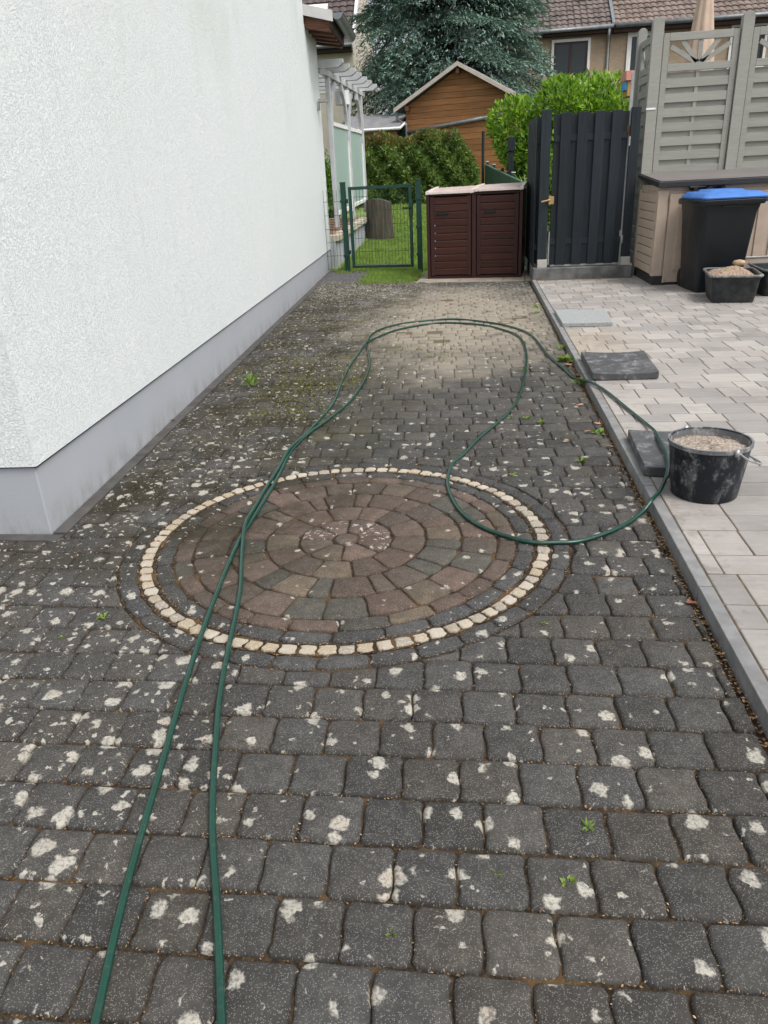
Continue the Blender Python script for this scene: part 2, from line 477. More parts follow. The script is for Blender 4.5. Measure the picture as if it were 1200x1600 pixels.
M_beigepl = plain('beige_plastic_cladding', (.43, .345, .275), .6, .06, 8, bump=.0006, bsc=160)
M_boxlid = wood('weathered_grey_lid', (.165, .15, .142), .25, (2, 40, 40), .7, 0)
M_boxedge = plain('charcoal_plastic', (.022, .023, .025), .55, .15, 8)
M_bin = plain('black_blue_bin_plastic', (.0045, .0075, .0105), .42, .25, 3, bump=.0004, bsc=200)
M_blue = plain('blue_lid_plastic', (.055, .175, .50), .4, .12, 5)
M_tub = plain('black_mortar_tub', (.019, .023, .025), .6, .5, 14, dirt=.35, bump=.001, bsc=90)
M_sand = plain('sandy_gravel', (.34, .25, .175), .95, .38, 70, bump=.01, bsc=120)
M_sand2 = plain('pale_sand_gravel', (.36, .305, .25), .95, .4, 90, bump=.008, bsc=160)
M_stone = plain('tan_cobble', (.40, .28, .19), .85, .2, 25, bump=.004, bsc=60)
M_white = plain('white_painted_wood', (.66, .67, .66), .55, .06, 6)
M_perg = plain('pale_grey_painted_timber', (.50, .51, .525), .6, .08, 6)
M_frost = glass_mat('frosted_green_glass', (.50, .66, .60), .35, .35)
M_cream = plain('cream_render', (.60, .55, .45), .9, .06, 2)
M_tanbrick_c = (.42, .31, .205)
M_tile_l = plain('brown_roof_tile', (.105, .082, .078), .8, .25, 3, isl=.12)
M_tile_r = plain('weathered_red_brown_tile', (.165, .134, .122), .8, .35, 2.5, isl=.18)
M_gutter = plain('grey_zinc', (.20, .22, .23), .45, .15, 6, metal=.3)
M_verge = plain('pale_grey_verge_board', (.52, .52, .51), .6, .06, 5)
M_rafter = wood('red_brown_rafter', (.125, .058, .034), .3, (3, 40, 40), .65, .1)
M_soffit = wood('dark_brown_soffit', (.035, .02, .016), .3, (3, 40, 40), .7, .1)
M_cedarwood = wood('orange_brown_shed_board', (.285, .135, .050), .28, (1.5, 8, 50), .6, .16)
M_barge = plain('pale_beige_barge_board', (.52, .46, .40), .65, .1, 6)
M_felt = plain('grey_roof_felt', (.20, .20, .205), .9, .2, 5)
M_cedar = leaf_mat('hazed_blue_green_needle', (.125, .205, .185), (.28, .40, .365), .6, trans=.1)  # needle colour lifted to paint in distance haze
M_bark = plain('dark_bark', (.055, .042, .032), .9, .4, 14, bump=.01, bsc=30, stretch=(6, 6, 1))
M_photinia = leaf_mat('photinia_leaf', (.085, .15, .045), (.26, .36, .115), .42, trans=.3)
M_redshrub = leaf_mat('reddish_leaf', (.08, .12, .04), (.17, .20, .07), .45, tip=(.40, (.32, .15, .09)))
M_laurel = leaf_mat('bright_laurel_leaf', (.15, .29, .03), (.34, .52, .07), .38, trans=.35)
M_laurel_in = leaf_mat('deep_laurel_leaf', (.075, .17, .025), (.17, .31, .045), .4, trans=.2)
M_yucca = leaf_mat('yellow_green_blade', (.16, .26, .03), (.30, .40, .06), .45)
M_parasol = plain('beige_parasol_cloth', (.50, .38, .29), .85, .1, 6)
M_pane = glass_mat('dark_window_pane', (.03, .04, .045), .06, 0, .8)
M_winframe = plain('dark_red_brown_frame', (.05, .022, .02), .5, .15, 8)
M_whitepvc = plain('white_window_surround', (.80, .80, .78), .5, .05, 8)
M_coping = plain('pale_coping_stone', (.48, .43, .34), .8, .12, 8)
M_tilefloor = plain('terracotta_floor_tile', (.48, .30, .21), .8, .12, 14)
M_slabpale = plain('tan_concrete_slab', (.30, .255, .205), .9, .15, 8, bump=.002, bsc=150, isl=.08)
M_mat = plain('dark_rubber_slab', (.052, .053, .055), .8, .55, 5, bump=.002, bsc=130, dirt=.15)
M_greyplate = plain('grey_granite_plate', (.29, .305, .30), .8, .35, 120, bump=.001, bsc=300)
def scuffed(name, c, d, amt):
    n = N(name); p = n.obj()
    col = n.mix(n.noise(p, 5, 3), mul(c, .8), mul(c, 1.2))
    a = n.step(n.noise(n.vscale(p, (1, 1, .6)), 14, 6, .75), .56 - amt * .1, .66)
    b = n.step(n.noise(p, 60, 3, .6), .48, .6)
    m = n.math('MULTIPLY', a, n.math('MULTIPLY_ADD', b, .6, .4))
    b2 = n.vor(p, 26, '3D'); sp = n.math('MULTIPLY', n.step(b2.outputs['Distance'], .22, .1), n.step(n.sep(b2.outputs['Color'])[0], .72, .8))
    m = n.math('MAXIMUM', n.math('MULTIPLY', m, amt), n.math('MULTIPLY', sp, .5))
    col = n.mix(m, col, d)
    n.bump(n.noise(p, 80, 3), .001)
    return n.fin(col, n.math('MULTIPLY_ADD', m, .4, .45), 0, .35)
M_bucket = scuffed('cement_stained_bucket', (.006, .010, .017), (.30, .31, .31), .75)
M_bucket_in = scuffed('cement_caked_bucket_rim', (.12, .125, .13), (.42, .41, .39), .95)
M_mat2 = scuffed('scuffed_dark_slab', (.070, .071, .073), (.34, .34, .34), .8)
M_stump = wood('weathered_grey_brown_bark', (.080, .066, .052), .45, (26, 26, 2), .9, 0)

# ------------------------------------------------------------------ ground sheets
def lawn_z(y): return max(0.0, .0566 * (y - 12.5)) - .02
def sheet(name, x0, x1, y0, y1, nx, ny, zf, mat, parent=None):
    m = MB(); v = []; f = []
    for j in range(ny + 1):
        for i in range(nx + 1):
            X = x0 + (x1 - x0) * i / nx; Y = y0 + (y1 - y0) * j / ny
            v.append((X, Y, zf(X, Y)))
    for j in range(ny):
        for i in range(nx):
            a = j * (nx + 1) + i
            f.append((a, a + 1, a + nx + 2, a + nx + 1))
    m.add(v, f); return m.build(name, mat, parent, smooth=True)
g = sheet('ground', -250, 250, -60, 400, 6, 230, lambda X, Y: -.14 if Y < 12.5 else (lawn_z(min(Y, 26)) - .16), M_ground)
tag(g, kind='structure')
lw = sheet('lawn', -12, .78, 10.8, 34, 20, 50, lambda X, Y: lawn_z(Y) + .008 * math.sin(X * 5) * math.sin(Y * 4), M_lawn)
tag(lw, kind='structure')

# ------------------------------------------------------------------ stones
def inset(poly, d):
    n = len(poly); o = []
    for i in range(n):
        a, b, c = poly[i - 1], poly[i], poly[(i + 1) % n]
        e1 = (b[0] - a[0], b[1] - a[1]); e2 = (c[0] - b[0], c[1] - b[1])
        l1 = math.hypot(*e1) or 1e-9; l2 = math.hypot(*e2) or 1e-9
        nx = -e1[1] / l1 - e2[1] / l2; ny = e1[0] / l1 + e2[0] / l2
        L = math.hypot(nx, ny) or 1e-9
        k = min(1.5, 2 / L)
        o.append((b[0] + nx / L * d * k * .9, b[1] + ny / L * d * k * .9))
    return o

def area(p): return .5 * sum(p[i - 1][0] * p[i][1] - p[i][0] * p[i - 1][1] for i in range(len(p)))
def centroid(p):
    A = area(p); 
    if abs(A) < 1e-9: return (sum(q[0] for q in p) / len(p), sum(q[1] for q in p) / len(p))
    cx = sum((p[i - 1][0] + p[i][0]) * (p[i - 1][0] * p[i][1] - p[i][0] * p[i - 1][1]) for i in range(len(p))) / (6 * A)
    cy = sum((p[i - 1][1] + p[i][1]) * (p[i - 1][0] * p[i][1] - p[i][0] * p[i - 1][1]) for i in range(len(p))) / (6 * A)
    return cx, cy

def stone(mb, poly, z=0., bev=.008, bot=-.03, tilt=(0, 0), dome=.0012):
    """bevelled stone with a wavy outline (CCW), top at z"""
    n = len(poly); c = centroid(poly)
    rings = [(0, bot), (0, -bev * .95), (bev * .32, -bev * .32), (bev, 0)]
    v = []
    for d, h in rings:
        q = inset(poly, d) if d else poly
        for p in q:
            v.append((p[0], p[1], z + h + (p[0] - c[0]) * tilt[0] + (p[1] - c[1]) * tilt[1]))
    f = []
    for k in range(len(rings) - 1):
        for i in range(n):
            j = (i + 1) % n
            f.append((k * n + i, k * n + j, (k + 1) * n + j, (k + 1) * n + i))
    b = 3 * n; v.append((c[0], c[1], z + dome))
    f += [(b + i, b + (i + 1) % n, len(v) - 1) for i in range(n)]
    mb.add(v, f)

def clip(poly, nx, ny, d):
    """keep points with nx*x+ny*y >= d"""
    o = []
    for i in range(len(poly)):
        a, b = poly[i - 1], poly[i]
        da = nx * a[0] + ny * a[1] - d; db = nx * b[0] + ny * b[1] - d
        if (da >= 0) != (db >= 0):
            t = da / (da - db); o.append((a[0] + (b[0] - a[0]) * t, a[1] + (b[1] - a[1]) * t))
        if db >= 0: o.append(b)
    # drop near-duplicates
    r = []
    for p in o:
        if not r or math.hypot(p[0] - r[-1][0], p[1] - r[-1][1]) > .004: r.append(p)
    if len(r) > 1 and math.hypot(r[0][0] - r[-1][0], r[0][1] - r[-1][1]) < .004: r.pop()
    return r

PW = .140
def paver_outline(rnd, hw=.0680, hh=.0658, rc=.009):
    a = .0030 + rnd.uniform(-.0012, .0015); b = rnd.uniform(-.0022, .0022); k = rnd.uniform(-.0015, .0015)
    def side(t): return a * math.sin(2 * math.pi * t)      # shared S-shape of the upright joints
    j = lambda s=.0011: rnd.uniform(-s, s)
    L = []
    ts = (.22, .42, .58, .78)
    L.append((-hw + rc + side(0) + j(), -hh + j()))
    for t in ts: L.append((-hw + 2 * hw * t, -hh + b * math.sin(math.pi * t * 2) + j() - .0012))
    L.append((hw - rc + j(), -hh + j())); L.append((hw + j(), -hh + rc + j()))
    for t in ts: L.append((hw + side(t) + j(), -hh + 2 * hh * t))
    L.append((hw + j(), hh - rc + j())); L.append((hw - rc + j(), hh + j()))
    for t in ts[::-1]: L.append((-hw + 2 * hw * t, hh + b * math.sin(math.pi * t * 2) + k + j()))
    L.append((-hw + rc + j(), hh + j())); L.append((-hw + j(), hh - rc + j()))
    for t in ts[::-1]: L.append((-hw + side(t) + j(), -hh + 2 * hh * t))
    L.append((-hw + j(), -hh + rc + j()))
    return L

def fill(X, Y):     # joints are filled higher where sand was brushed in
    d = math.hypot((X + .12) / 1.22, (Y - 7.9) / 2.75)
    return -.0125 + .0085 * max(0, min(1, (1.15 - d) / .6))
drive = sheet('driveway', -3.2, .75, -.6, 11.3, 40, 100, fill, M_bed)
tag(drive, kind='structure')
CX, CY, RS = -.523, 2.748, .8255
ROUT = .905
WA = Vector((-1.839, 2.788)); WU = Vector((-.05265, .99861)); WN = Vector((.99861, .05265))   # wall foot line, outward normal
fwd2 = np.array(fwd); right2 = np.array(right); up2 = np.array(up)
def project(P):
    v = np.array(P) - np.array((0, 0, CAM_H)); z = v @ fwd2
    if z < .05: return None
    return 600 + 1173.08 * (v @ right2) / z, 800 - 1173.08 * (v @ up2) / z
def inframe(P, m=30):
    q = project(P)
    return q is not None and -m < q[0] < 1200 + m and -m < q[1] < 1600 + m
rnd = random.Random(3)
VAR = []
for i in range(18):
    mb = MB(); stone(mb, paver_outline(rnd), 0, .0095 + rnd.uniform(0, .003))
    VAR.append(mb.mesh('paver', M_pav, True))
cells = []
for j in range(4, 81):
    y = j * PW + .02
    xo = rnd.uniform(0, PW)
    if j % 2: xo = (xo * .3 + PW * .5)
    else: xo = xo * .3
    x = -3.15 + xo
    while x < .80:
        wd = PW + rnd.uniform(-.006, .006)
        cells.append((x + wd / 2, y + rnd.uniform(-.0012, .0012), wd)); x += wd
full = []; cut = []
for cx, cy, wd in cells:
    if cy > 11.25: continue
    dC = math.hypot(cx - CX, cy - CY)
    s = (Vector((cx, cy)) - WA).dot(WN)
    front = cy < 2.71
    near_wall = s < .17 and cy > 2.55 and cx < -1.55
    kerb = cx > .66
    if dC > ROUT + .105 and not near_wall and not kerb:
        if front or s > .1: full.append((cx, cy, wd)); 
        continue
    if dC < ROUT - .11: continue
    p = [(cx + q[0] * wd / PW, cy + q[1]) for q in paver_outline(rnd)]
    if dC < ROUT + .11:
        nx, ny = (cx - CX) / dC, (cy - CY) / dC
        p = clip(p, nx, ny, nx * CX + ny * CY + ROUT + .004)
    if kerb and len(p) > 2: p = clip(p, -1, 0, -.728 + rnd.uniform(-.006, .004))
    if near_wall and len(p) > 2:
        if cy > 2.79: p = clip(p, WN.x, WN.y, WN.dot(WA) + .075)
        elif cx < -1.76: p = clip(p, 0, -1, -2.705)
    if len(p) > 2 and area(p) > .0005: cut.append(p)
def far_ok(cx, cy):     # far edge slants across the drive; lawn patch is left out
    return cy < 11.22 - .245 * (cx + 1.95) and True
items = []
for cx, cy, wd in full:
    if far_ok(cx, cy): items.append((math.hypot(cx, cy), 0, (cx, cy, wd)))
for p in cut:
    c = centroid(p)
    if far_ok(*c): items.append((math.hypot(*c), 1, p))
vis = sorted([it for it in items if inframe((*(it[2][:2] if it[1] == 0 else centroid(it[2])), 0), 60) and (it[1] == 0 or area(it[2]) > .003)], key=lambda t: t[0])[:298]
ids = {id(t) for t in vis}
stuff = MB()
for it in items:
    tz = rnd.gauss(0, .0017) - (.004 if rnd.random() < .05 else 0); tl = (rnd.gauss(0, .013), rnd.gauss(0, .013))
    if id(it) in ids:
        if it[1] == 0:
            cx, cy, wd = it[2]
            o = link('paver', rnd.choice(VAR), drive, (cx, cy, tz))
            o.scale = (wd / PW, 1, 1)
            o.rotation_euler = (tl[1], -tl[0], (math.pi if rnd.random() < .5 else 0) + rnd.uniform(-.012, .012))
        else:
            c = centroid(it[2]); mb = MB()
            stone(mb, [(q[0] - c[0], q[1] - c[1]) for q in it[2]], 0, .008)
            o = link('paver', mb.mesh('paver', M_pav, True), drive, (c[0], c[1], tz))
            o.rotation_euler = (tl[1], -tl[0], 0)
    else:
        if it[1] == 0:
            cx, cy, wd = it[2]
            p = [(cx + q[0] * wd / PW, cy + q[1]) for q in paver_outline(rnd)]
            if not inframe((cx, cy, 0), 200): p = p[::2]
        else: p = it[2]
        stone(stuff, p, tz, .008, tilt=tl)
me = stuff.mesh('pavers_further_off', M_pav, True)
o = link('paver_field', me, drive); o['kind'] = 'stuff'

# paving circle
circle = MB().lathe([(ROUT, 0), (ROUT, .002)], 64).build('paving_circle', M_bed, loc=(CX, CY, -.0115))
tag(circle, kind='structure')
def sector(r0, r1, a0, a1, rnd, gap=.0055, j=.0016, skew=0):
    L = []
    def P(r, a): return (r * math.cos(a) + rnd.uniform(-j, j), r * math.sin(a) + rnd.uniform(-j, j))
    r0 += gap / 2; r1 -= gap / 2
    g0 = gap / 2 / max(r0, .02); g1 = gap / 2 / r1
    rc = min(.007, (r1 - r0) * .15)
    m = max(3, int((a1 - a0) * r1 / .03))
    for i in range(m + 1):
        t = i / m; a = a0 + g1 + (a1 - a0 - 2 * g1) * t + skew
        L.append(P(r1 - (rc if i in (0, m) else 0), a + (rc / r1 * .6 if i == 0 else (-rc / r1 * .6 if i == m else 0)) * 0))
    mm = max(1, int((a1 - a0) * r0 / .03)) if r0 > .03 else 1
    for k in (.66, .33):
        L.append(P(r0 + (r1 - r0) * k, a1 + skew * k - (g0 * (1 - k) + g1 * k) + .004 * math.sin(k * 6)))
    for i in range(mm + 1):
        t = 1 - i / mm
        L.append(P(r0 + (rc if i in (0, mm) else 0), a0 + g0 + (a1 - a0 - 2 * g0) * t))
    for k in (.33, .66):
        L.append(P(r0 + (r1 - r0) * k, a0 + skew * k + (g0 * (1 - k) + g1 * k) + .004 * math.sin(k * 6)))
    return L
def ring(r0, r1, cnt, mat, name, alt=False, ph=0, z=0, gap=.006, j=.0018, bev=.008, petal=None):
    ws = []
    for i in range(cnt):
        ws.append((1.0 if not alt or i % 2 == 0 else .52) * rnd.uniform(.88, 1.12))
    tot = sum(ws); a = ph
    for i, wv in enumerate(ws):
        da = 2 * math.pi * wv / tot
        L = sector(r0, r1, a, a + da, rnd, gap, j, skew=rnd.uniform(-.02, .02) * .14 / r1)
        c = centroid(L); mb = MB()
        stone(mb, [(q[0] - c[0], q[1] - c[1]) for q in L], 0, bev, dome=.0015)
        mm = mat
        if petal and (math.sin(a + da / 2) > -.25): mm = petal
        o = link(name, mb.mesh(name, mm, name != 'granite_sett'), circle, (c[0], c[1], .0115 + z + rnd.uniform(-.0015, .002)))
        o.rotation_euler = (rnd.uniform(-.014, .014), rnd.uniform(-.014, .014), 0)
        a += da
mb = MB(); stone(mb, [(.047 * math.cos(i * math.pi / 9), .047 * math.sin(i * math.pi / 9)) for i in range(18)], 0, .010, dome=.003)
link('centre_stone', mb.mesh('centre_stone', M_ringmix, True), circle, (0, 0, .0125))
ring(.052, .193, 8, M_ringmix, 'ring_stone', ph=.2, petal=M_petal)
ring(.193, .331, 13, M_ringmix, 'ring_stone', ph=.1)
ring(.331, .476, 24, M_ringmix, 'ring_stone', alt=True)
ring(.476, .620, 24, M_ringmix, 'ring_stone', ph=.05)
ring(.620, .694, 27, M_ringmix, 'ring_stone', ph=.2)
ring(.694, .764, 29, M_ringdark, 'ring_stone', ph=.1, gap=.008)
ring(.766, .828, 86, M_sett, 'granite_sett', gap=.0105, j=.0032, bev=.0045, z=.001)
sj = MB().lathe([(.764, -.0), (.830, -.0)], 96, caps=False).build('sett_joint', M_bed, circle, loc=(0, 0, .0065))
ring(.830, .903, 36, M_ringdark, 'ring_stone', ph=.08, gap=.007)

# strip of concrete edging along the house foot
strip = empty('edge_strip', kind='structure')
y = 0.0
while y < 10.1:
    L = rnd.uniform(.46, .5)
    b = WA + WU * (y + .003); e = WA + WU * (y + L - .004)
    mb = MB(); stone(mb, [(b + WN * .008).to_tuple(), (b + WN * .069).to_tuple(), (e + WN * .069).to_tuple(), (e + WN * .008).to_tuple()][:4], 0, .004)
    mb.build('edging_stone', M_slabgrey, strip, smooth=False); y += L
x = -1.77
while x > -3.2:
    L = rnd.uniform(.42, .5)
    mb = MB(); stone(mb, [(x - L + .004, 2.712), (x - .003, 2.712), (x - .003, 2.772), (x - L + .004, 2.772)], 0, .004)
    mb.build('edging_stone', M_slabgrey, strip); x -= L

# kerb
kerb = empty('kerb', kind='structure')
y = .5
while y < 10.2:
    L = min(.9, 10.35 - y)
    MB().box(.75 + rnd.uniform(-.0015, .0015), .797, y + .0025, y + L - .0025, -.12, .05 + rnd.uniform(-.001, .001)).build('kerb_stone', M_kerb, kerb, bevel=.004)
    y += L

# patio
patio = sheet('patio', .798, 7.5, -.5, 12, 4, 6, lambda X, Y: .0462, M_soil)
tag(patio, kind='structure')
slabs = []
y = .3; k = 0
while y < 11.2:
    h = .143 if k % 2 == 0 else .205
    x = .80; first = True
    while x < 4.6:
        L = rnd.choice([.205, .21, .14, .23]) if k % 2 == 0 else rnd.choice([.145, .21, .145, .25])
        if first: L = rnd.choice([.06, .10, .15, .21]); first = False
        if y + h < 10.302 or x > 2.0:
            slabs.append((x, y, L, h))
        x += L
    y += h; k += 1
vs = sorted([s for s in slabs if inframe((s[0] + s[2] / 2, s[1] + s[3] / 2, .05), 20)], key=lambda s: math.hypot(s[0], s[1]))[:298]
vset = set(vs); stuff = MB(); cache = {}
for s in slabs:
    x, y, L, h = s; gp = .0025; c = .004
    def rect(x0, y0, x1, y1): return [(x0 + c, y0), (x1 - c, y0), (x1, y0 + c), (x1, y1 - c), (x1 - c, y1), (x0 + c, y1), (x0, y1 - c), (x0, y0 + c)]
    if s in vset:
        key = (round(L, 3), round(h, 3))
        if key not in cache:
            mb = MB(); stone(mb, rect(-L / 2 + gp, -h / 2 + gp, L / 2 - gp, h / 2 - gp), 0, .004, dome=.0003); cache[key] = mb.mesh('paving_slab', M_patio, False)
        o = link('paving_slab', cache[key], patio, (x + L / 2, y + h / 2, .05 + rnd.uniform(-.001, .001)))
        o.rotation_euler = (rnd.uniform(-.004, .004), rnd.uniform(-.004, .004), 0)
    else:
        stone(stuff, rect(x + gp, y + gp, x + L - gp, y + h - gp), .05 + rnd.uniform(-.001, .001), .004, dome=.0003, tilt=(rnd.uniform(-.004, .004), rnd.uniform(-.004, .004)))
o = link('paving_slab_field', stuff.mesh('paving_slab_field', M_patio), patio); o['kind'] = 'stuff'

# gravel patch, slab row under the bins
gv = MB(); gv.add([(-2.45, 11.05, -.006), (-1.62, 11.05, -.006), (-1.66, 12.75, -.006), (-2.45, 12.75, -.006)], [(0, 1, 2, 3)])
tag(gv.build('gravel_patch', M_gravel), kind='structure')
peb = MB()
for i in range(1500):
    x = rnd.uniform(-2.4, -1.62); y = rnd.uniform(11.05, 12.7); r = rnd.uniform(.006, .016)
    peb.add([(x + r * math.cos(a) * rnd.uniform(.7, 1.2), y + r * math.sin(a) * rnd.uniform(.7, 1.2), -.006 + (r * .3 if q else 0)) for q, a in [(0, 0), (0, 2.1), (0, 4.2)]] + [(x, y, -.006 + r * .8)], [(0, 1, 3), (1, 2, 3), (2, 0, 3)])
tag(peb.build('gravel', M_gravel, fixn=False), kind='stuff')
row = empty('slab_row', (-.82, 10.80, 0), math.radians(-6.6), kind='structure')
for i in range(6):
    MB().box(i * .30 + .003, i * .30 + .297, 0, .34, -.04, .004 + rnd.uniform(-.001, .001)).build('paving_slab', M_slabpale, row, bevel=.004)
MB().box(0, 1.8, .344, 1.4, -.04, .002).build('paving_slab', M_slabpale, row)

# ------------------------------------------------------------------ white house
ang = math.atan2(.05265, .99861)
house = empty('white_house', (WA.x, WA.y, 0), ang, 'white scratch rendered house with pale grey plinth along the left of the driveway', 'house')
LEN = 10.24; HTOP = 6.4; ZP = .312
def stucco_wall(mb, p0, p1, z0, z1, nx, nz):
    v = []; f = []
    for j in range(nz + 1):
        for i in range(nx + 1):
            t = i / nx; v.append((p0[0] + (p1[0] - p0[0]) * t, p0[1] + (p1[1] - p0[1]) * t, z0 + (z1 - z0) * j / nz))
    for j in range(nz):
        for i in range(nx):
            a = j * (nx + 1) + i; f.append((a, a + 1, a + nx + 2, a + nx + 1))
    mb.add(v, f)
mb = MB()
mb.prism([(.014, -.014), (.014, 9.05), (-8, 9.05), (-8, -.014)], ZP, HTOP)
mb.build('rendered_wall', M_stucco, house)
MB().prism([(.0135, 9.05), (.0135, LEN), (-6, LEN), (-6, 9.05)], ZP, 3.32).build('rendered_wall', M_stucco, house, bevel=.006)
MB().prism([(0, 0), (0, LEN - .014), (-7.9, LEN - .014), (-7.9, 0)], -.1, ZP - .001).build('plinth', M_plinth, house, bevel=.006)
MB().prism([(.006, .0), (.006, LEN - .01), (-7.95, LEN - .01), (-7.95, .0)], ZP - .0105, ZP + .002).build('drip_gap_shade', M_boxedge, house)  # charcoal strip paints the shaded gap under the wall edge
# main roof, out of the frame
MB().prism([(-8.4, HTOP), (.4, HTOP), (-4, HTOP + 3)], -.5, 9.2, 'y').build('roof', M_tile_l, house)
# lower eave beyond the tall part
ext = MB().prism([(-3.2, 4.20), (.40, 3.36), (.40, 3.41), (-3.2, 4.25)], 9.06, LEN + .45, 'y').build('extension_roof', M_soffit, house)
MB().prism([(-3.2, 4.252), (.42, 3.412), (.42, 3.43), (-3.2, 4.27)], 9.06, LEN + .46, 'y').build('roof_covering', M_tile_l, ext)
MB().prism([(-3.2, 4.16), (.415, 3.315), (.415, 3.445), (-3.2, 4.29)], 9.028, 9.056, 'y').build('verge_board', M_verge, ext, bevel=.003)
for yy in (9.10, 9.47, 9.83, 10.17, 10.52):
    MB().prism([(-.5, 3.355), (.37, 3.152 + .06), (.37, 3.152 + .2), (-.5, 3.555)], yy, yy + .1, 'y').build('rafter', M_rafter, ext, bevel=.004)
MB().box(.37, .392, 9.06, LEN + .43, 3.24, 3.395).build('fascia', M_soffit, ext)
gm = MB(); pr = []
for i in range(9):
    a = math.pi + math.pi * i / 8; pr.append((.475 + .078 * math.cos(a), 3.415 + .078 * math.sin(a)))
for i in range(8, -1, -1):
    a = math.pi + math.pi * i / 8; pr.append((.475 + .070 * math.cos(a), 3.415 + .070 * math.sin(a)))
gm.prism(pr, 9.04, LEN + .75, 'y')
gm.prism(pr[:9] + [(.553, 3.418), (.397, 3.418)][:0], 9.036, 9.044, 'y')
gm.tube([(.553, 9.04, 3.418), (.553, LEN + .75, 3.418)], .011, 8)
gm.tube([(.397, 9.04, 3.418), (.397, LEN + .75, 3.418)], .006, 6)
gut = gm.build('gutter', M_gutter, ext, smooth=False)
# small wall lamp near the far corner
lampo = empty('wall_lamp', (-2.345, 12.62, 2.40), ang, 'small grey metal wall lamp near far top edge of white house wall', 'lamp')
MB().box(.0, .035, -.05, .05, -.07, .045).build('bracket', M_steelpost, lampo, bevel=.004)
MB().box(.03, .17, -.055, .055, .03, .075).build('lamp_head', M_galv, lampo, bevel=.006)

# ------------------------------------------------------------------ terrace and pergola behind the house
TX = lambda y: -2.290 + .023 * (y - 12.94)
terr = empty('terrace_wall', (0, 0, 0), 0, 'low pale garden wall with stone coping beyond the wire gate', 'wall')
mb = MB(); mb.prism([(TX(13.06), 13.06), (TX(16.6), 16.6), (TX(16.6) - 4, 16.6), (TX(13.06) - 4, 13.06)], -.1, 1)
tv = [list(v) for v in mb.v]
for v in tv:
    v[2] = -.1 if v[2] < .5 else (.43 + .04 * (v[1] - 13.06))
mb.v = [tuple(v) for v in tv]
mb.build('wall_face', M_plinth, terr)
for i in range(7):
    y0 = 13.06 + i * .51; y1 = y0 + .505; z = .43 + .04 * (y0 - 13.06)
    m2 = MB(); m2.prism([(TX(y0) + .05, y0), (TX(y1) + .05, y1), (TX(y1) - .10, y1), (TX(y0) - .10, y0)], z, z + .09)
    m2.build('coping_stone', M_coping, terr, bevel=.006)
    m3 = MB(); m3.prism([(TX(y0) - .10, y0), (TX(y1) - .10, y1), (TX(y1) - 1.5, y1), (TX(y0) - 1.5, y0)], z + .03, z + .085)
    m3.build('floor_tile', M_tilefloor, terr, bevel=.004)
perg = empty('pergola', (0, 0, 0), 0, 'white timber pergola with arched braces and frosted glass screens', 'pergola')
PY = (13.16, 14.55, 16.42)
for i, yy in enumerate((13.30, 14.93, 16.5)):
    MB().box(TX(yy) - .035, TX(yy) + .035, yy - .045, yy + .045, .62 + .03 * (yy - 13), 2.83).build('post', M_perg, perg, bevel=.006)
MB().beam((TX(13.0) - .005, 13.0, 2.875), (TX(16.85) - .005, 16.85, 2.875), .09, .085).build('header_beam', M_perg, perg, bevel=.006)
for yy in (13.05, 13.6, 14.2, 14.8, 15.4, 16.02, 16.66):
    xe = TX(yy) + .31
    m2 = MB(); m2.prism([(xe - 2.6, 2.92), (xe - .08, 2.92), (xe - .02, 2.955), (xe, 2.975), (xe, 3.03), (xe - 2.6, 3.03)], yy - .05, yy + .05, 'y')
    m2.build('rafter', M_perg, perg, bevel=.004)
for a, b in ((13.36, 14.87), (14.99, 16.44)):
    for s0, y0 in ((1, a), (-1, b)):
        pts = [(TX(y0), y0 + s0 * (.02 + .55 * (1 - math.cos(t * math.pi / 2))), 2.0 + .78 * math.sin(t * math.pi / 2)) for t in [i / 8 for i in range(9)]]
        m2 = MB()
        for p, q in zip(pts, pts[1:]): m2.beam(p, q, .05, .12, (0, s0, .3))
        m2.build('arched_brace', M_perg, perg)
    fr = MB()
    zl0, zl1 = .80 + .04 * (a - 13), 2.22
    fr.box(TX(a) - .02, TX(a) + .02, a + .0, a + .07, zl0, zl1)
    fr.box(TX(b) - .02, TX(b) + .02, b - .07, b, zl0, zl1)
    fr.beam((TX(a), a + .07, zl1 - .03), (TX(b), b - .07, zl1 - .03), .04, .06)
    fr.beam((TX(a), a + .07, zl0 + .03), (TX(b), b - .07, zl0 + .08), .04, .06)
    fo = fr.build('screen_frame', M_whitepvc, perg, bevel=.003)
    MB().add([(TX(a), a + .065, zl0 + .055), (TX(b), b - .065, zl0 + .105), (TX(b), b - .065, zl1 - .055), (TX(a), a + .065, zl1 - .055),
              (TX(a) - .008, a + .065, zl0 + .055), (TX(b) - .008, b - .065, zl0 + .105), (TX(b) - .008, b - .065, zl1 - .055), (TX(a) - .008, a + .065, zl1 - .055)],
             [(0, 1, 2, 3), (7, 6, 5, 4), (0, 4, 5, 1), (1, 5, 6, 2), (2, 6, 7, 3), (3, 7, 4, 0)]).build('glass_pane', M_frost, fo)
lamp2 = empty('pendant_lamp', (-2.30, 14.86, 2.56), 0, 'white drum shaped lamp shade hanging under the pergola', 'lamp')
MB().lathe([(.10, 0), (.13, 0), (.13, .22), (.10, .22)], 24).build('lamp_shade', M_white, lamp2, smooth=False)
MB().tube([(0, 0, .2), (0, 0, .36)], .006, 6).build('cord', M_black, lamp2)

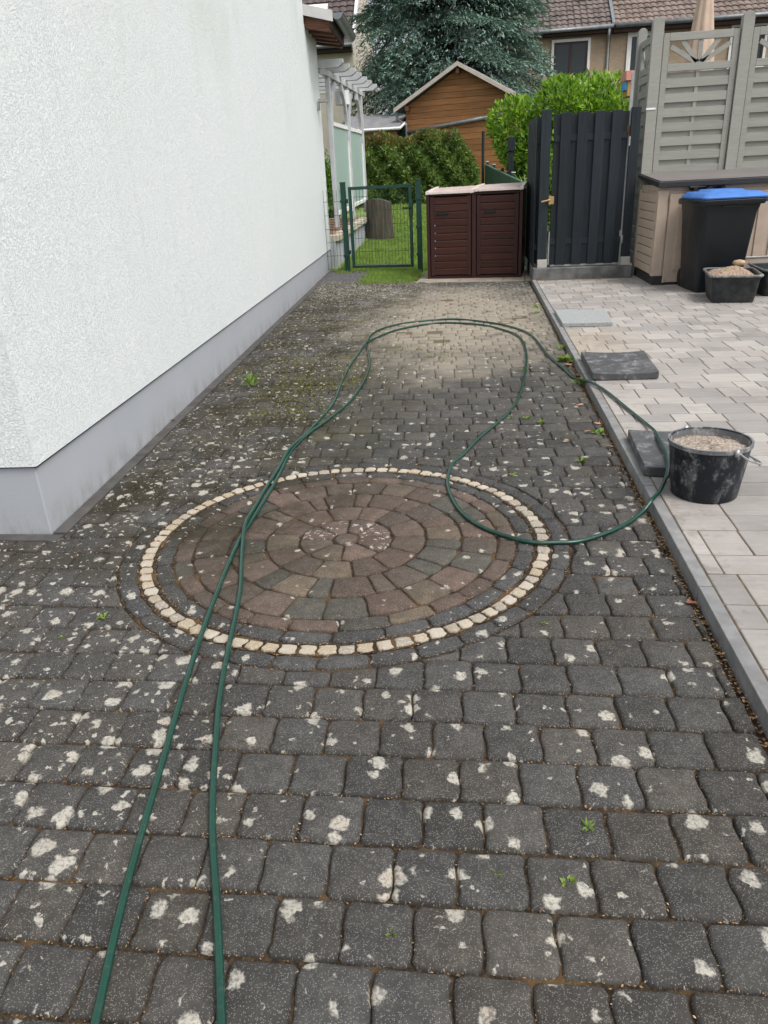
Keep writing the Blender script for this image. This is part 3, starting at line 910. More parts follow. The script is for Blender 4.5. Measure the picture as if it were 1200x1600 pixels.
# weathered stump at the terrace end
def stump():
    m = MB(); n = 40; v = []; f = []; K = 8
    prof = [rnd.uniform(-.012, .012) for _ in range(n)]
    for k in range(K + 1):
        t = k / K
        for i in range(n):
            a = 2 * math.pi * i / n; r = .262 * (1.04 - .05 * t + .04 * (1 - t) ** 3) + prof[i] + .007 * math.sin(i * 5.1 + k * .7)
            v.append((r * math.cos(a), r * math.sin(a) * .9, t * (.80 - .14 * r * math.cos(a) - .05 * (math.cos(a) * r / .26) ** 2)))
    for k in range(K):
        for i in range(n):
            j = (i + 1) % n; f.append((k * n + i, k * n + j, (k + 1) * n + j, (k + 1) * n + i))
    v.append((0, 0, .81)); f += [(K * n + i, K * n + (i + 1) % n, len(v) - 1) for i in range(n)]
    m.add(v, f); return m
o = stump().build('tree_stump', M_stump, loc=(-1.92, 16.32, .17), smooth=False)
tag(o, 'weathered grey brown tree stump with slanting top standing on the lawn', 'stump')

# ------------------------------------------------------------------ wire gate
def wire_panel(mb, x0, x1, z0, z1, dx, dz, r=.0028, dbl=False):
    x = x0
    while x <= x1 + 1e-4:
        mb.tube([(x, 0, z0), (x, 0, z1)], r, 5); x += dx
    z = z0 + .02
    while z <= z1:
        mb.tube([(x0, .006, z), (x1, .006, z)], r * 1.1, 5)
        z += dz
gang = math.atan2(12.249 - 12.438, -.832 + 2.007)
gate = empty('wire_gate', (-2.007, 12.438, 0), gang, 'dark green framed wire mesh garden gate between house and bin store', 'gate')
mb = MB(); x0, x1 = .085, 1.085
for b in ((x0, x0 + .045, 1.25), (x1 - .045, x1, 1.25)): mb.box(b[0], b[1], -.02, .02, .06, b[2])
mb.box(x0 + .046, x1 - .046, -.02, .02, 1.205, 1.25); mb.box(x0 + .046, x1 - .046, -.02, .02, .06, .10)
mb.build('gate_frame', M_gategreen, gate, bevel=.004)
mb = MB(); wire_panel(mb, x0 + .07, x1 - .07, .085, 1.22, .0535, .2)
mb.build('wire_mesh', M_gategreen, gate, kind='stuff')
MB().box(x0 + .047, x1 - .047, -.0225, -.0205, .100, .106).build('bottom_edge', M_galv, gate)
mb = MB(); mb.box(x1 - .05, x1 + .01, -.03, .03, .80, 1.0); mb.build('lock_case', M_gategreen, gate, bevel=.004)
MB().tube([(x1 - .02, -.03, .92), (x1 - .02, -.07, .92), (x1 - .13, -.07, .925)], .011, 8).build('handle', M_black, gate)
for z in (.3, 1.05): MB().tube([(.055, 0, z - .03), (.055, 0, z + .03)], .018, 8).build('hinge', M_gategreen, gate)
for nm, x, lab, h in (('gate_post', 0, 'dark green steel gate post nearest the white house', 1.31), ('gate_post', 1.19, 'dark green steel gate post beside the brown bin store', 1.30)):
    p = Matrix.Rotation(gang, 3, 'Z') @ Vector((x, 0, 0)) + Vector((-2.007, 12.438, 0))
    e = empty(nm, p, gang, lab, 'post', 'green gate posts')
    MB().box(-.035, .035, -.035, .035, -.05, h).build('post_tube', M_gategreen, e, bevel=.005)
    MB().box(-.038, .038, -.038, .038, h - .004, h + .012).build('post_cap', M_gategreen, e, bevel=.004)
    for z in (.25, .65, 1.05): MB().box(-.045, .045, -.048, -.0355, z - .02, z + .02).build('clamp', M_gategreen, e, bevel=.003)
side = empty('wire_fence_panel', (-2.385, 12.49, 0), gang, 'narrow green wire fence panel between house wall and gate post', 'fence')
mb = MB(); wire_panel(mb, .0, .33, .03, 1.22, .055, .2, .0028); mb.build('wire_mesh', M_gategreen, side, kind='stuff')
MB().tube([(-.01, 0, .02), (-.01, 0, 1.23)], .006, 6).build('edge_wire', M_gategreen, side)

# ------------------------------------------------------------------ brown double bin store
bang = math.radians(-6.6)
bins = empty('bin_store', (-.655, 11.185, .004), bang, 'dark brown slatted double bin store with pale lids', 'bin store')
BW, BD = 1.315, .82
fr = MB()
fr.box(0, .035, .03, BD, .0, 1.10); fr.box(BW - .035, BW, .03, BD, 0, 1.12); fr.box(.035, BW - .035, BD - .03, BD, 0, 1.18)
fr.box(.645, .675, .03, BD - .03, 0, 1.10); fr.box(.035, .645, .03, BD - .03, 0, .04); fr.box(.675, BW - .035, .03, BD - .03, 0, .04)
fr.build('carcass', M_brownframe, bins, bevel=.003)
ff = MB()
for a, b in ((0, .045), (.628, .688), (BW - .045, BW)): ff.box(a, b, -.012, .028, 0, 1.115)
ff.box(.046, .627, -.010, .028, 0, .03); ff.box(.689, BW - .046, -.010, .028, 0, .03)
ff.box(.046, .627, -.010, .028, 1.085, 1.115); ff.box(.689, BW - .046, -.010, .028, 1.085, 1.115)
ff.build('front_frame', M_brownframe, bins, bevel=.004)
for k, (a, b) in enumerate(((.055, .618), (.698, 1.262))):
    door = MB(); door.box(a, a + .055, -.022, .012, .04, 1.078); door.box(b - .055, b, -.022, .012, .04, 1.078)
    d = door.build('door', M_brownframe, bins, bevel=.004)
    nsl = 11; hh = (1.07 - .045) / nsl
    for i in range(nsl):
        z0 = .045 + i * hh
        sl = MB(); sl.prism([(-.016, z0 + .006), (-.020, z0 + hh - .012), (-.012, z0 + hh - .004), (.008, z0 + hh - .004), (.008, z0 + .004)], a + .0555, b - .0555, 'x')
        sl.build('slat', M_brown, d, bevel=.002)
    MB().box(a + .056, b - .056, .010, .016, .045, 1.07).build('slat_gap_shade', M_black, d)  # black sheet puts painted shade into the gaps between slats
    hn = MB(); hx = a + .095
    hn.box(hx, hx + .155, -.030, -.018, .845, .885); hn.build('handle', M_black, d, bevel=.005)
    for i in range(5 if k == 0 else 0):
        MB().box(a + .058, a + .070, -.024, -.019, .30 + i * .1, .318 + i * .1).build('screw_head', M_galv, d)
    # lid, sloping up to the back
    la, lb = (0.0, .655) if k == 0 else (.668, BW + .005)
    z0 = 1.118 + .012 * k; z1 = z0 + .035
    lid = MB(); lid.add([(la, -.035, z0), (lb, -.035, z0 + .008), (lb, BD + .02, z1 + .008), (la, BD + .02, z1), (la, -.035, z0 + .026), (lb, -.035, z0 + .034), (lb, BD + .02, z1 + .034), (la, BD + .02, z1 + .026)],
                        [(0, 3, 2, 1), (4, 5, 6, 7), (0, 1, 5, 4), (1, 2, 6, 5), (2, 3, 7, 6), (3, 0, 4, 7)])
    lo = lid.build('lid', M_pinkedge, bins, bevel=.006)
    for xa, xb in ((la - .004, la + .05), (lb - .05, lb + .004)):
        MB().add([(xa, -.042, z0 - .014), (xb, -.042, z0 - .008), (xb, BD + .02, z1 + .0), (xa, BD + .02, z1), (xa, -.042, z0 + .03), (xb, -.042, z0 + .038), (xb, BD + .02, z1 + .045), (xa, BD + .02, z1 + .04)],
                 [(0, 3, 2, 1), (4, 5, 6, 7), (0, 1, 5, 4), (1, 2, 6, 5), (2, 3, 7, 6), (3, 0, 4, 7)]).build('lid_rim', M_whiteedge, lo, bevel=.006)
    MB().box(la + .051, lb - .051, -.043, -.034, z0 - .008, z0 + .022).build('lid_lip', M_whiteedge, lo, bevel=.003)

# ------------------------------------------------------------------ dark timber gate, its posts, fence and sill
DT = Vector((1, 0)); DN = Vector((0, 1)); DA = 0.0
G0 = Vector((.762, 10.303))
sill = empty('concrete_sill', (G0.x, G0.y, 0), DA, 'low dark concrete sill carrying the black timber gate and fence', 'sill')
MB().box(0, 1.235, 0, .50, -.1, .185).build('front_sill', M_sill, sill, bevel=.006)
s2 = empty('side', parent=sill)
bpy.data.objects.remove(s2)
q = MB(); q.prism([(0, 0), (.085, 0), (.085, 1.6), (0, 1.6)], -.1, .180)
o = q.build('side_sill', M_sill, sill, bevel=.006, loc=(0, 0, 0)); 
o.matrix_local = Matrix.Translation(Vector((.001, .502, 0))) @ Matrix.Rotation(math.radians(-1.2), 4, 'Z')
G1 = G0 + DN * .12
def dpos(x, y=0, z=0): p = G1 + DT * x + DN * y; return (p.x, p.y, z)
dg = empty('timber_gate', dpos(.203), DA, 'black vertical board garden gate with brass handle', 'gate')
GW = .985
x = 0; i = 0
fr_w = .120; bk_w = .081
xs = []
x = .0
for k in range(9):
    wv = bk_w if k % 2 == 0 else fr_w
    if k % 2 == 0:
        ov = .02
        MB().box(x - (ov if k else 0), x + wv + (ov if k < 8 else 0), .0125, .028, .218, 1.955 + rnd.uniform(-.004, .004)).build('board', M_darkboard, dg, bevel=.003)
    else:
        MB().box(x, x + wv, -.022, -.002, .214, 1.967 + rnd.uniform(-.004, .004)).build('board', M_darkboard, dg, bevel=.003)
    x += wv
GW = x
for z in (.50, 1.69):
    MB().box(.005, GW - .005, -.0015, .012, z - .035, z + .035).build('rail', M_darkboard, dg, bevel=.003)
hd = MB(); hd.tube([(-.02, -.06, 1.0), (-.04, -.075, 1.0), (-.125, -.075, .985)], .011, 8); hd.box(-.035, -.005, -.058, -.045, .95, 1.05)
hd.build('handle', M_brass, dg)
MB().box(-.022, .03, -.05, -.025, .95, 1.04).build('latch', M_brass, dg, bevel=.003)
MB().box(-.014, -.002, -.01, .03, .22, .62).build('edge_strip', M_galv, dg)
for z in (.5, 1.62): MB().tube([(GW + .015, -.03, z - .05), (GW + .015, -.03, z + .05)], .012, 8).build('hinge', M_galv, dg)
MB().box(.02, GW - .02, 0, .04, .195, .2125).build('kick_edge', M_galv, dg)
for xx, wd, lab in ((.052, .115, 'black timber post left of the board gate, on a pale foot'), (1.108, .108, 'black timber post right of the board gate, beside beige storage box')):
    e = empty('timber_post', dpos(xx), DA, lab, 'post', 'black gate posts')
    MB().box(0, wd, -.03, .07, .288, 2.01 if xx < .5 else 1.985).build('post_shaft', M_darkboard, e, bevel=.004)
    MB().box(.005, wd + .01, -.035, .06, .185, .2875).build('post_foot', M_pale_conc, e, bevel=.004)
mp = empty('steel_pole', dpos(1.097, .03, .185), DA, 'thin grey steel pole with rust spot beside the black gate', 'pole')
mb = MB(); mb.box(-.018, .018, -.012, .012, 0, 2.17); mb.build('pole_shaft', M_steelpost, mp, bevel=.003)
MB().box(-.022, .022, -.02, .016, 1.50, 1.6).build('rusty_bracket', plain('rusty_steel', (.16, .07, .035), .8, .4, 30), mp, bevel=.002)
MB().box(-.022, .022, -.02, .016, .32, .42).build('bracket', M_galv, mp, bevel=.002)
sf = empty('timber_fence', (.825, 10.50, .0), math.radians(.6), 'black vertical board fence running back from the gate post', 'fence')
for k in range(14):
    y0 = k * .105
    if k % 2 == 0: MB().box(-.062, -.044, y0, y0 + .118, .20, 1.96).build('board', M_darkboard, sf, bevel=.003)
    else: MB().box(-.012, .006, y0 - .02, y0 + .125, .20, 1.95).build('board', M_darkboard, sf, bevel=.003)
for z in (.43, 1.68): MB().box(-.0435, -.0125, 0, 1.48, z - .035, z + .035).build('rail', M_darkboard, sf, bevel=.003)

# ------------------------------------------------------------------ grey trellis fence
tf = empty('trellis_fence', (0, 0, 0), 0, 'grey green painted lattice slat fence with sunburst tops', 'fence')
def tpost(x, y, zt, wd=.125, rot=0):
    pr = [(0, 0), (wd, 0), (wd, zt - .05)] + [(wd / 2 + wd / 2 * math.cos(a), zt - .05 + .05 * math.sin(a)) for a in [math.pi * i / 6 for i in range(1, 6)]] + [(0, zt - .05)]
    m = MB(); m.prism(pr, 0, .10, 'y'); o = m.build('post', M_greywood, tf, bevel=.004, loc=(x, y, 0)); return o
YF = 10.45
tpost(2.045, YF, 2.89); tpost(3.035, YF, 2.885); tpost(4.03, YF, 2.885); tpost(2.02, 11.18, 2.89, .105)
MB().box(2.038, 2.150, YF - .006, YF - .001, 1.945, 1.965).build('tape_strip', M_whitepvc, tf)
def tpanel(W, name='fence_panel'):
    st = .068
    m = MB(); m.box(0, st, -.02, .022, .15, 2.735); m.box(W - st, W, -.02, .022, .15, 2.735)
    p = m.build(name, M_greywood, tf, bevel=.003)
    MB().box(.0685, W - .0685, -.0215, .023, 2.655, 2.735).build('top_rail', M_greywood_h, p, bevel=.003)
    MB().box(.0685, W - .0685, -.0215, .023, 2.345, 2.42).build('middle_rail', M_greywood_h, p, bevel=.003)
    z = 2.335; pitch = .1555; k = 0
    while z > .3:
        MB().box(.0685, W - .0685, .012, .024, z - .082, z).build('slat', M_greywood_h, p, bevel=.002)
        MB().box(.0685, W - .0685, -.014, -.002, z - .158, z - .064).build('slat', M_greywood_h, p, bevel=.002)
        MB().box(W / 2 - .02, W / 2 + .02, -.006, .0115, z - .064, z + .0).build('batten', M_greywood, p)
        z -= pitch
    c = (W / 2, 2.425)
    for tx, tz in ((.09, 2.60), (.22, 2.65), (W / 2, 2.652), (W - .22, 2.65), (W - .09, 2.60)):
        MB().beam((c[0] + (tx - c[0]) * .10, 0, c[1]), (tx, 0, tz), .050, .022, (0, 1, 0)).build('ray_slat', M_greywood, p)
    return p
W = .845
p = tpanel(W); p.location = (2.182, YF + .05, -.01)
p = tpanel(W); p.location = (3.172, YF + .05, -.01)
p = tpanel(.62); p.location = (2.09, YF + .105, 0); p.rotation_euler = (0, 0, math.radians(91))
for o in list(p.children): pass

# ------------------------------------------------------------------ beige storage box
sb = empty('storage_box', (2.075, 9.45, .05), math.radians(1.0), 'beige plastic garden storage box with dark grey lid behind black bin', 'storage box')
SW, SD = 1.95, 1.0
MB().box(0, SW, 0, SD, 0, .10).build('plinth_base', M_boxedge, sb, bevel=.006)
MB().box(.012, SW - .012, .012, SD - .012, .1005, 1.02).build('body', M_beigepl, sb, bevel=.006)
for i in range(9):
    z0 = .115 + i * .098
    MB().prism([(.10, z0), (SD - .08, z0), (SD - .08, z0 + .091), (.10, z0 + .091)], -.012, .0115, 'x').build('side_board', M_beigepl, sb, bevel=.005)
MB().box(-.016, .10, -.008, .0985, .1005, 1.03).build('corner_post', M_beigepl, sb, bevel=.008)
MB().box(-.012, .0115, SD - .0795, SD - .01, .1005, 1.02).build('corner_post', M_beigepl, sb, bevel=.008)
for a, b in ((.112, .97), (.98, 1.84)):
    dd = MB(); dd.box(a, b, -.022, .0115, .03, .985); d = dd.build('door', M_beigepl, sb, bevel=.006)
    gx = a + .02
    for xx in (.10, .26, .38, .54, .70):
        MB().box(a + xx, a + xx + (.11 if xx != .26 else .08), -.034, -.0225, .16, .86).build('door_rib', M_beigepl, d, bevel=.004)
MB().tube([(.118, -.03, .92), (.118, -.03, .98)], .014, 8).build('hinge', M_beigepl, sb)
MB().tube([(.118, -.03, .03), (.118, -.03, .07)], .014, 8).build('hinge', M_beigepl, sb)
lid = MB(); lid.add([(-.04, -.07, 1.055), (SW + .04, -.07, 1.055), (SW + .04, SD + .04, 1.15), (-.04, SD + .04, 1.15), (-.04, -.07, 1.115), (SW + .04, -.07, 1.115), (SW + .04, SD + .04, 1.195), (-.04, SD + .04, 1.195)],
                    [(0, 3, 2, 1), (4, 5, 6, 7), (0, 1, 5, 4), (1, 2, 6, 5), (2, 3, 7, 6), (3, 0, 4, 7)])
lo = lid.build('lid', M_boxedge, sb, bevel=.008)
MB().add([(-.015, -.045, 1.121), (SW + .015, -.045, 1.121), (SW + .015, SD + .02, 1.199), (-.015, SD + .02, 1.199), (-.015, -.045, 1.125), (SW + .015, -.045, 1.125), (SW + .015, SD + .02, 1.203), (-.015, SD + .02, 1.203)],
         [(0, 3, 2, 1), (4, 5, 6, 7), (0, 1, 5, 4), (1, 2, 6, 5), (2, 3, 7, 6), (3, 0, 4, 7)]).build('lid_panel', M_boxlid, lo)
MB().box(.013, SW - .013, .013, SD - .013, 1.0205, 1.075).build('top_frame', M_beigepl, sb)

# ------------------------------------------------------------------ wheelie bin with blue lid
wb = empty('wheelie_bin', (2.60, 9.02, .05), math.radians(5), 'black wheelie bin with bright blue lid', 'bin')
def loft(sec, n=1):
    """sections: list of (x0,x1,y0,y1,z,r) rounded rectangles"""
    v = []; f = []; m = 16
    for x0, x1, y0, y1, z, r in sec:
        for cx, cy, a0 in ((x1 - r, y1 - r, 0), (x0 + r, y1 - r, 90), (x0 + r, y0 + r, 180), (x1 - r, y0 + r, 270)):
            for k in range(4):
                a = math.radians(a0 + 30 * k); v.append((cx + r * math.cos(a), cy + r * math.sin(a), z))
    for s in range(len(sec) - 1):
        for i in range(m):
            j = (i + 1) % m; f.append((s * m + i, s * m + j, (s + 1) * m + j, (s + 1) * m + i))
    f.append(tuple(range(m))[::-1]); f.append(tuple(range((len(sec) - 1) * m, len(sec) * m)))
    mb = MB(); mb.add(v, f); return mb
loft([(-.23, .23, -.26, .27, .0, .05), (-.235, .235, -.265, .28, .03, .05), (-.275, .285, -.345, .34, .80, .05), (-.285, .30, -.35, .345, .84, .05), (-.29, .315, -.36, .345, .90, .05)]).build('body', M_bin, wb, bevel=.006)
loft([(-.312, .33, -.385, .36, .882, .04), (-.32, .34, -.392, .365, .90, .04), (-.32, .34, -.392, .365, .93, .04), (-.31, .33, -.38, .355, .94, .04)]).build('rim', M_bin, wb, bevel=.003)
MB().box(-.10, .10, -.372, -.3605, .862, .878).build('grip_edge', M_black, wb)
lidb = loft([(-.30, .36, -.385, .34, .941, .05), (-.302, .375, -.39, .345, .958, .05), (-.28, .34, -.36, .33, .985, .06), (-.25, .30, -.30, .31, 1.005, .06)]).build('lid', M_blue, wb, bevel=.005)
loft([(-.17, .22, -.20, .26, 1.003, .05), (-.14, .18, -.16, .24, 1.026, .05)]).build('lid_ridge', M_blue, lidb, bevel=.004)
loft([(.31, .40, -.30, .26, .895, .04), (.33, .42, -.30, .26, .940, .04), (.35, .425, -.28, .24, .962, .03)]).build('lid_lip', plain('deep_blue_lip', (.02, .05, .13), .45), lidb, bevel=.004)
hb = MB(); hb.tube([(-.19, .40, 1.045), (-.015, .40, 1.045)], .022, 10); hb.tube([(.015, .40, 1.045), (.19, .40, 1.045)], .022, 10)
hb.box(-.17, -.13, .30, .40, .94, 1.04); hb.box(.13, .17, .30, .40, .94, 1.04); hb.box(-.03, .03, .30, .40, .98, 1.04)
hb.build('handle_bar', M_black, wb)
for s in (-1, 1):
    MB().lathe([(.10, -.025), (.10, .025)], 20).build('wheel', M_black, wb)
    o = bpy.data.objects[[ob.name for ob in wb.children][-1]]
    o.matrix_local = Matrix.Translation((s * .20, .30, .10)) @ Matrix.Rotation(math.pi / 2, 4, 'Y')

# ------------------------------------------------------------------ mortar tubs
def heap(name, mat, rx, ry, z0, h, loc, rz, lab, cat, n=26, seed=1):
    r = random.Random(seed); v = []; f = []
    for j in range(n):
        for i in range(n):
            u = i / (n - 1) * 2 - 1; w2 = j / (n - 1) * 2 - 1
            sq = .86 if abs(u) > .9 and abs(w2) > .9 else 1
            d = max(abs(u), abs(w2))
            z = h * (1 - d ** 2) * (.8 + .25 * math.sin(3 * u + 1) * math.cos(2.5 * w2)) + r.uniform(-.007, .007)
            v.append((u * rx * sq, w2 * ry * sq, z0 + z))
    for j in range(n - 1):
        for i in range(n - 1):
            a = j * n + i; f.append((a, a + 1, a + n + 1, a + n))
    m = MB(); m.add(v, f)
    o = m.build(name, mat, loc=loc, smooth=False); o.rotation_euler = (0, 0, rz)
    return tag(o, lab, cat)
def tub(loc, rz, lab, sx=1.0):
    t = empty('mortar_tub', loc, rz, lab, 'tub', 'black mortar tubs')
    A, B = .235 * sx, .33
    sec = [(-A * .82, A * .82, -B * .8, B * .8, 0, .03), (-A * .84, A * .84, -B * .82, B * .82, .015, .035), (-A * .97, A * .97, -B * .97, B * .97, .25, .05), (-A * .98, A * .98, -B * .98, B * .98, .262, .05)]
    v = loft(sec); m = 16; v.f.pop()      # open top
    inner = loft([(-A * .96, A * .96, -B * .96, B * .96, .262, .05), (-A * .86, A * .86, -B * .84, B * .84, .06, .035)]); inner.f = inner.f[:-2] + [inner.f[-1]]
    v.add(inner.v, inner.f); v.build('tub_body', M_tub, t, smooth=False)
    rm = MB(); 
    lo = [(x0, y0) for x0, y0 in ((1, 1), (-1, 1), (-1, -1), (1, -1))]
    pts = []
    for cx, cy, a0 in ((A - .05, B - .05, 0), (-A + .05, B - .05, 90), (-A + .05, -B + .05, 180), (A - .05, -B + .05, 270)):
        for k in range(5):
            a = math.radians(a0 + 22.5 * k); pts.append((cx + .052 * math.cos(a), cy + .052 * math.sin(a), .262))
    pts.append(pts[0]); rm.tube(pts, .013, 8); rm.build('rim', M_bucket_in, t, smooth=True)
    return t
tub((2.60, 8.28, .05), math.radians(-9), 'black mortar tub full of sandy gravel in front of wheelie bin')
heap('sand_heap', M_sand, .218, .312, .228, .09, (2.60, 8.28, .05), math.radians(-9), 'tan sandy gravel heaped in the black mortar tub', 'gravel', seed=4)
o = MB().lathe([(.0, -.03), (.04, -.022), (.058, 0), (.045, .024), (.0, .034)], 14, sx=1.15, sy=.9).build('cobble', M_stone, loc=(2.68, 8.36, .392), smooth=True)
tag(o, 'smooth tan cobble lying on top of the gravel in the tub', 'stone')
tub((3.16, 8.62, .05), math.radians(-4), 'empty black mortar tub at right edge behind the gravel tub', .9)
tr = empty('metal_tray', (3.12, 9.02, .05), math.radians(2), 'shallow beige grey tray leaning behind the mortar tubs', 'tray')
MB().box(-.26, .3, -.01, .01, .20, .315).build('tray_face', M_beigepl, tr, bevel=.004)
MB().box(-.27, .31, -.02, .02, .316, .33).build('tray_rim', M_galv, tr, bevel=.003)
for xx in (-.24, .26): MB().box(xx, xx + .03, -.01, .01, 0, .1995).build('tray_leg', M_galv, tr)

# ------------------------------------------------------------------ bucket
bk = empty('builders_bucket', (.982, 3.115, .05), 0, 'round black builders bucket smeared with dried cement', 'bucket')
prof = [(.128, 0), (.134, .004), (.150, .13), (.160, .215), (.163, .222), (.163, .240), (.159, .243), (.155, .238), (.150, .19), (.14, .12)]
MB().lathe(prof[:8], 48, caps=False).add([], []).build('bucket_wall', M_bucket, bk, smooth=True, fixn=True)
MB().lathe([(.1545, .237), (.1485, .18)], 48, caps=False).build('bucket_inner_wall', M_bucket_in, bk, smooth=True)
MB().lathe([(.0, .003), (.128, .003)], 48, caps=False).build('bucket_base', M_bucket, bk)
MB().lathe([(.158, .243), (.167, .243), (.167, .227), (.158, .227)], 48, caps=False).build('rim', M_bucket_in, bk, smooth=False)
for nm, a in (('handle_lug', math.radians(-70)), ('handle_lug', math.radians(110))):
    c = (.172 * math.cos(a), .172 * math.sin(a), .235)
    MB().lathe([(.009, -.014), (.012, 0), (.008, .014)], 10, c).build(nm, M_galv, bk, smooth=True)
hp = []
a0 = math.radians(-70); a1 = math.radians(110)
for i in range(15):   # wire handle lies over against the right side
    t = i / 14; a = a0 + (a1 - a0) * t
    r = .176 + .035 * math.sin(math.pi * t)
    hp.append((r * math.cos(a), r * math.sin(a), .240 - .105 * math.sin(math.pi * t) ** .8))
MB().tube(cat_rom(hp, 3), .0038, 8).build('wire_handle', M_galv, bk, smooth=True)
m = MB(); v = [(0, 0, .218)]; f = []; nr, na = 9, 40
r2 = random.Random(5)
for k in range(1, nr + 1):
    for i in range(na):
        r = .1525 * k / nr; a = 2 * math.pi * i / na
        v.append((r * math.cos(a), r * math.sin(a), .218 - .008 * (k / nr) ** 2 + r2.uniform(-.004, .004) + .006 * math.sin(4 * r / .15 + a)))
for i in range(na): f.append((0, 1 + i, 1 + (i + 1) % na))
for k in range(nr - 1):
    for i in range(na):
        a = 1 + k * na + i; b = 1 + k * na + (i + 1) % na; f.append((a, b, b + na, a + na))
m.add(v, f); o = m.build('sand_fill', M_sand2, loc=(.985, 3.115, .05), smooth=False)
tag(o, 'pale sandy gravel filling the round builders bucket', 'gravel')
gp = MB()
for i in range(650):
    r = .148 * math.sqrt(r2.random()); a = r2.uniform(0, 6.283); s = r2.uniform(.0014, .0036)
    x, y = r * math.cos(a), r * math.sin(a); z = .215
    gp.add([(x - s, y - s * .6, z), (x + s, y - s * .5, z), (x + s * .2, y + s, z), (x, y, z + s * .8)], [(0, 1, 3), (1, 2, 3), (2, 0, 3), (0, 2, 1)])
o2 = gp.build('gravel_grain', M_sand2, o, fixn=False, kind='stuff')

# ------------------------------------------------------------------ three slabs lying on the patio
def plate(corners, th, mat, lab, z=.0515, sag=0):
    cx = sum(c[0] for c in corners) / 4; cy = sum(c[1] for c in corners) / 4
    n = 10; v = []; f = []
    c = [Vector((p[0] - cx, p[1] - cy)) for p in corners]
    for lvl in (0, th):
        for j in range(n + 1):
            for i in range(n + 1):
                a = c[0].lerp(c[1], i / n); b = c[3].lerp(c[2], i / n); p = a.lerp(b, j / n)
                u = i / n * 2 - 1; w2 = j / n * 2 - 1
                v.append((p.x, p.y, lvl + sag * (u * u) * (1 if lvl else .6) + (rnd.uniform(-.0006, .0006))))
    M1 = (n + 1) ** 2
    for j in range(n):
        for i in range(n):
            a = j * (n + 1) + i; f += [(a, a + n + 1, a + n + 2, a + 1), (M1 + a, M1 + a + 1, M1 + a + n + 2, M1 + a + n + 1)]
    ed = [i for i in range(n)] + [n + i * (n + 1) for i in range(n)] + [n * (n + 1) + n - i for i in range(n)] + [(n - i) * (n + 1) for i in range(n)]
    for k in range(len(ed)):
        a, b = ed[k], ed[(k + 1) % len(ed)]; f.append((a, b, M1 + b, M1 + a))
    m = MB(); m.add(v, f); o = m.build('paving_plate', mat, loc=(cx, cy, z), bevel=.005)
    return tag(o, lab, 'slab', 'loose slabs lying along the kerb')
plate([(.79, 6.97), (1.225, 6.95), (1.265, 7.62), (.79, 7.72)], .035, M_greyplate, 'light grey speckled slab lying by the kerb, furthest of the three')
plate([(.782, 5.045), (1.21, 5.045), (1.24, 5.68), (.788, 5.69)], .045, M_mat2, 'dark slab with curled edge lying by the kerb, middle of the three', sag=.012)
plate([(.77, 3.30), (1.13, 3.26), (1.17, 3.80), (.795, 3.84)], .045, M_mat2, 'dark scuffed slab beside and partly behind the black bucket', sag=.006)

# ------------------------------------------------------------------ hose
A = [(-.60, .50), (-.658, .767), (-.721, 1.048), (-.79, 1.4), (-.852, 1.771), (-.902, 2.151), (-.955, 2.58), (-.966, 2.80), (-.962, 3.026), (-.966, 3.268), (-.975, 3.484), (-.990, 3.80),
     (-.955, 4.10), (-.887, 4.40), (-.812, 4.80), (-.790, 5.329), (-.812, 5.811), (-.882, 6.271), (-.945, 6.642), (-.955, 7.06), (-.865, 7.40), (-.644, 7.67), (-.229, 7.79), (.182, 7.50), (.429, 7.125), (.526, 6.725), (.585, 6.032), (.649, 5.614), (.70, 5.29)]
ZA = [.009] * len(A)
up1 = [(.752, 4.99, .062), (.822, 4.75, .061), (.876, 4.402, .061), (.933, 4.06, .062), (.928, 3.85, .088), (.908, 3.65, .112), (.889, 3.42, .113), (.855, 3.24, .095), (.805, 3.11, .064), (.750, 3.01, .060)]
bk2 = [(.705, 2.965, .030), (.635, 2.895, .010), (.535, 2.79, .009), (.413, 2.713, .009), (.325, 2.695, .009), (.226, 2.705, .009), (.128, 2.756, .009), (.027, 2.852, .009), (-.05, 2.988, .009), (-.099, 3.174, .009), (-.120, 3.355, .009), (-.104, 3.58, .009), (-.055, 3.735, .009), (.03, 4.006, .009),
       (.198, 4.449, .009), (.305, 4.883, .009), (.398, 5.745, .009), (.42, 6.344, .009), (.396, 6.79, .009), (.29, 7.10, .009), (.049, 7.44, .009), (-.361, 7.58, .009), (-.722, 7.30, .009), (-.899, 6.88, .010), (-.942, 6.56, .030), (-.962, 6.2, .012), (-.969, 5.873, .009),
       (-.955, 5.342, .009), (-.915, 4.753, .009), (-.945, 4.373, .009), (-.972, 4.062, .010), (-1.0, 3.80, .024), (-1.0, 3.55, .012), (-.997, 3.255, .009), (-.988, 3.026, .012), (-.966, 2.83, .028), (-.935, 2.66, .014), (-.895, 2.50, .009), (-.831, 2.243, .009), (-.739, 1.776, .009), (-.682, 1.526, .009), (-.60, 1.246, .009), (-.518, 1.017, .009), (-.435, .785, .009), (-.33, .50, .009)]
pts = [(x, y, z) for (x, y), z in zip(A, ZA)] + up1 + bk2
hr = random.Random(9)
pts = [(p[0] + hr.uniform(-.004, .004), p[1] + hr.uniform(-.004, .004), p[2]) for p in pts]
o = MB().tube([p + Vector((0, 0, .0015)) for p in cat_rom(pts, 9)], .0088, 12).build('garden_hose', M_hose, smooth=True)
tag(o, 'dark green garden hose looped across the driveway and over the kerb', 'hose')

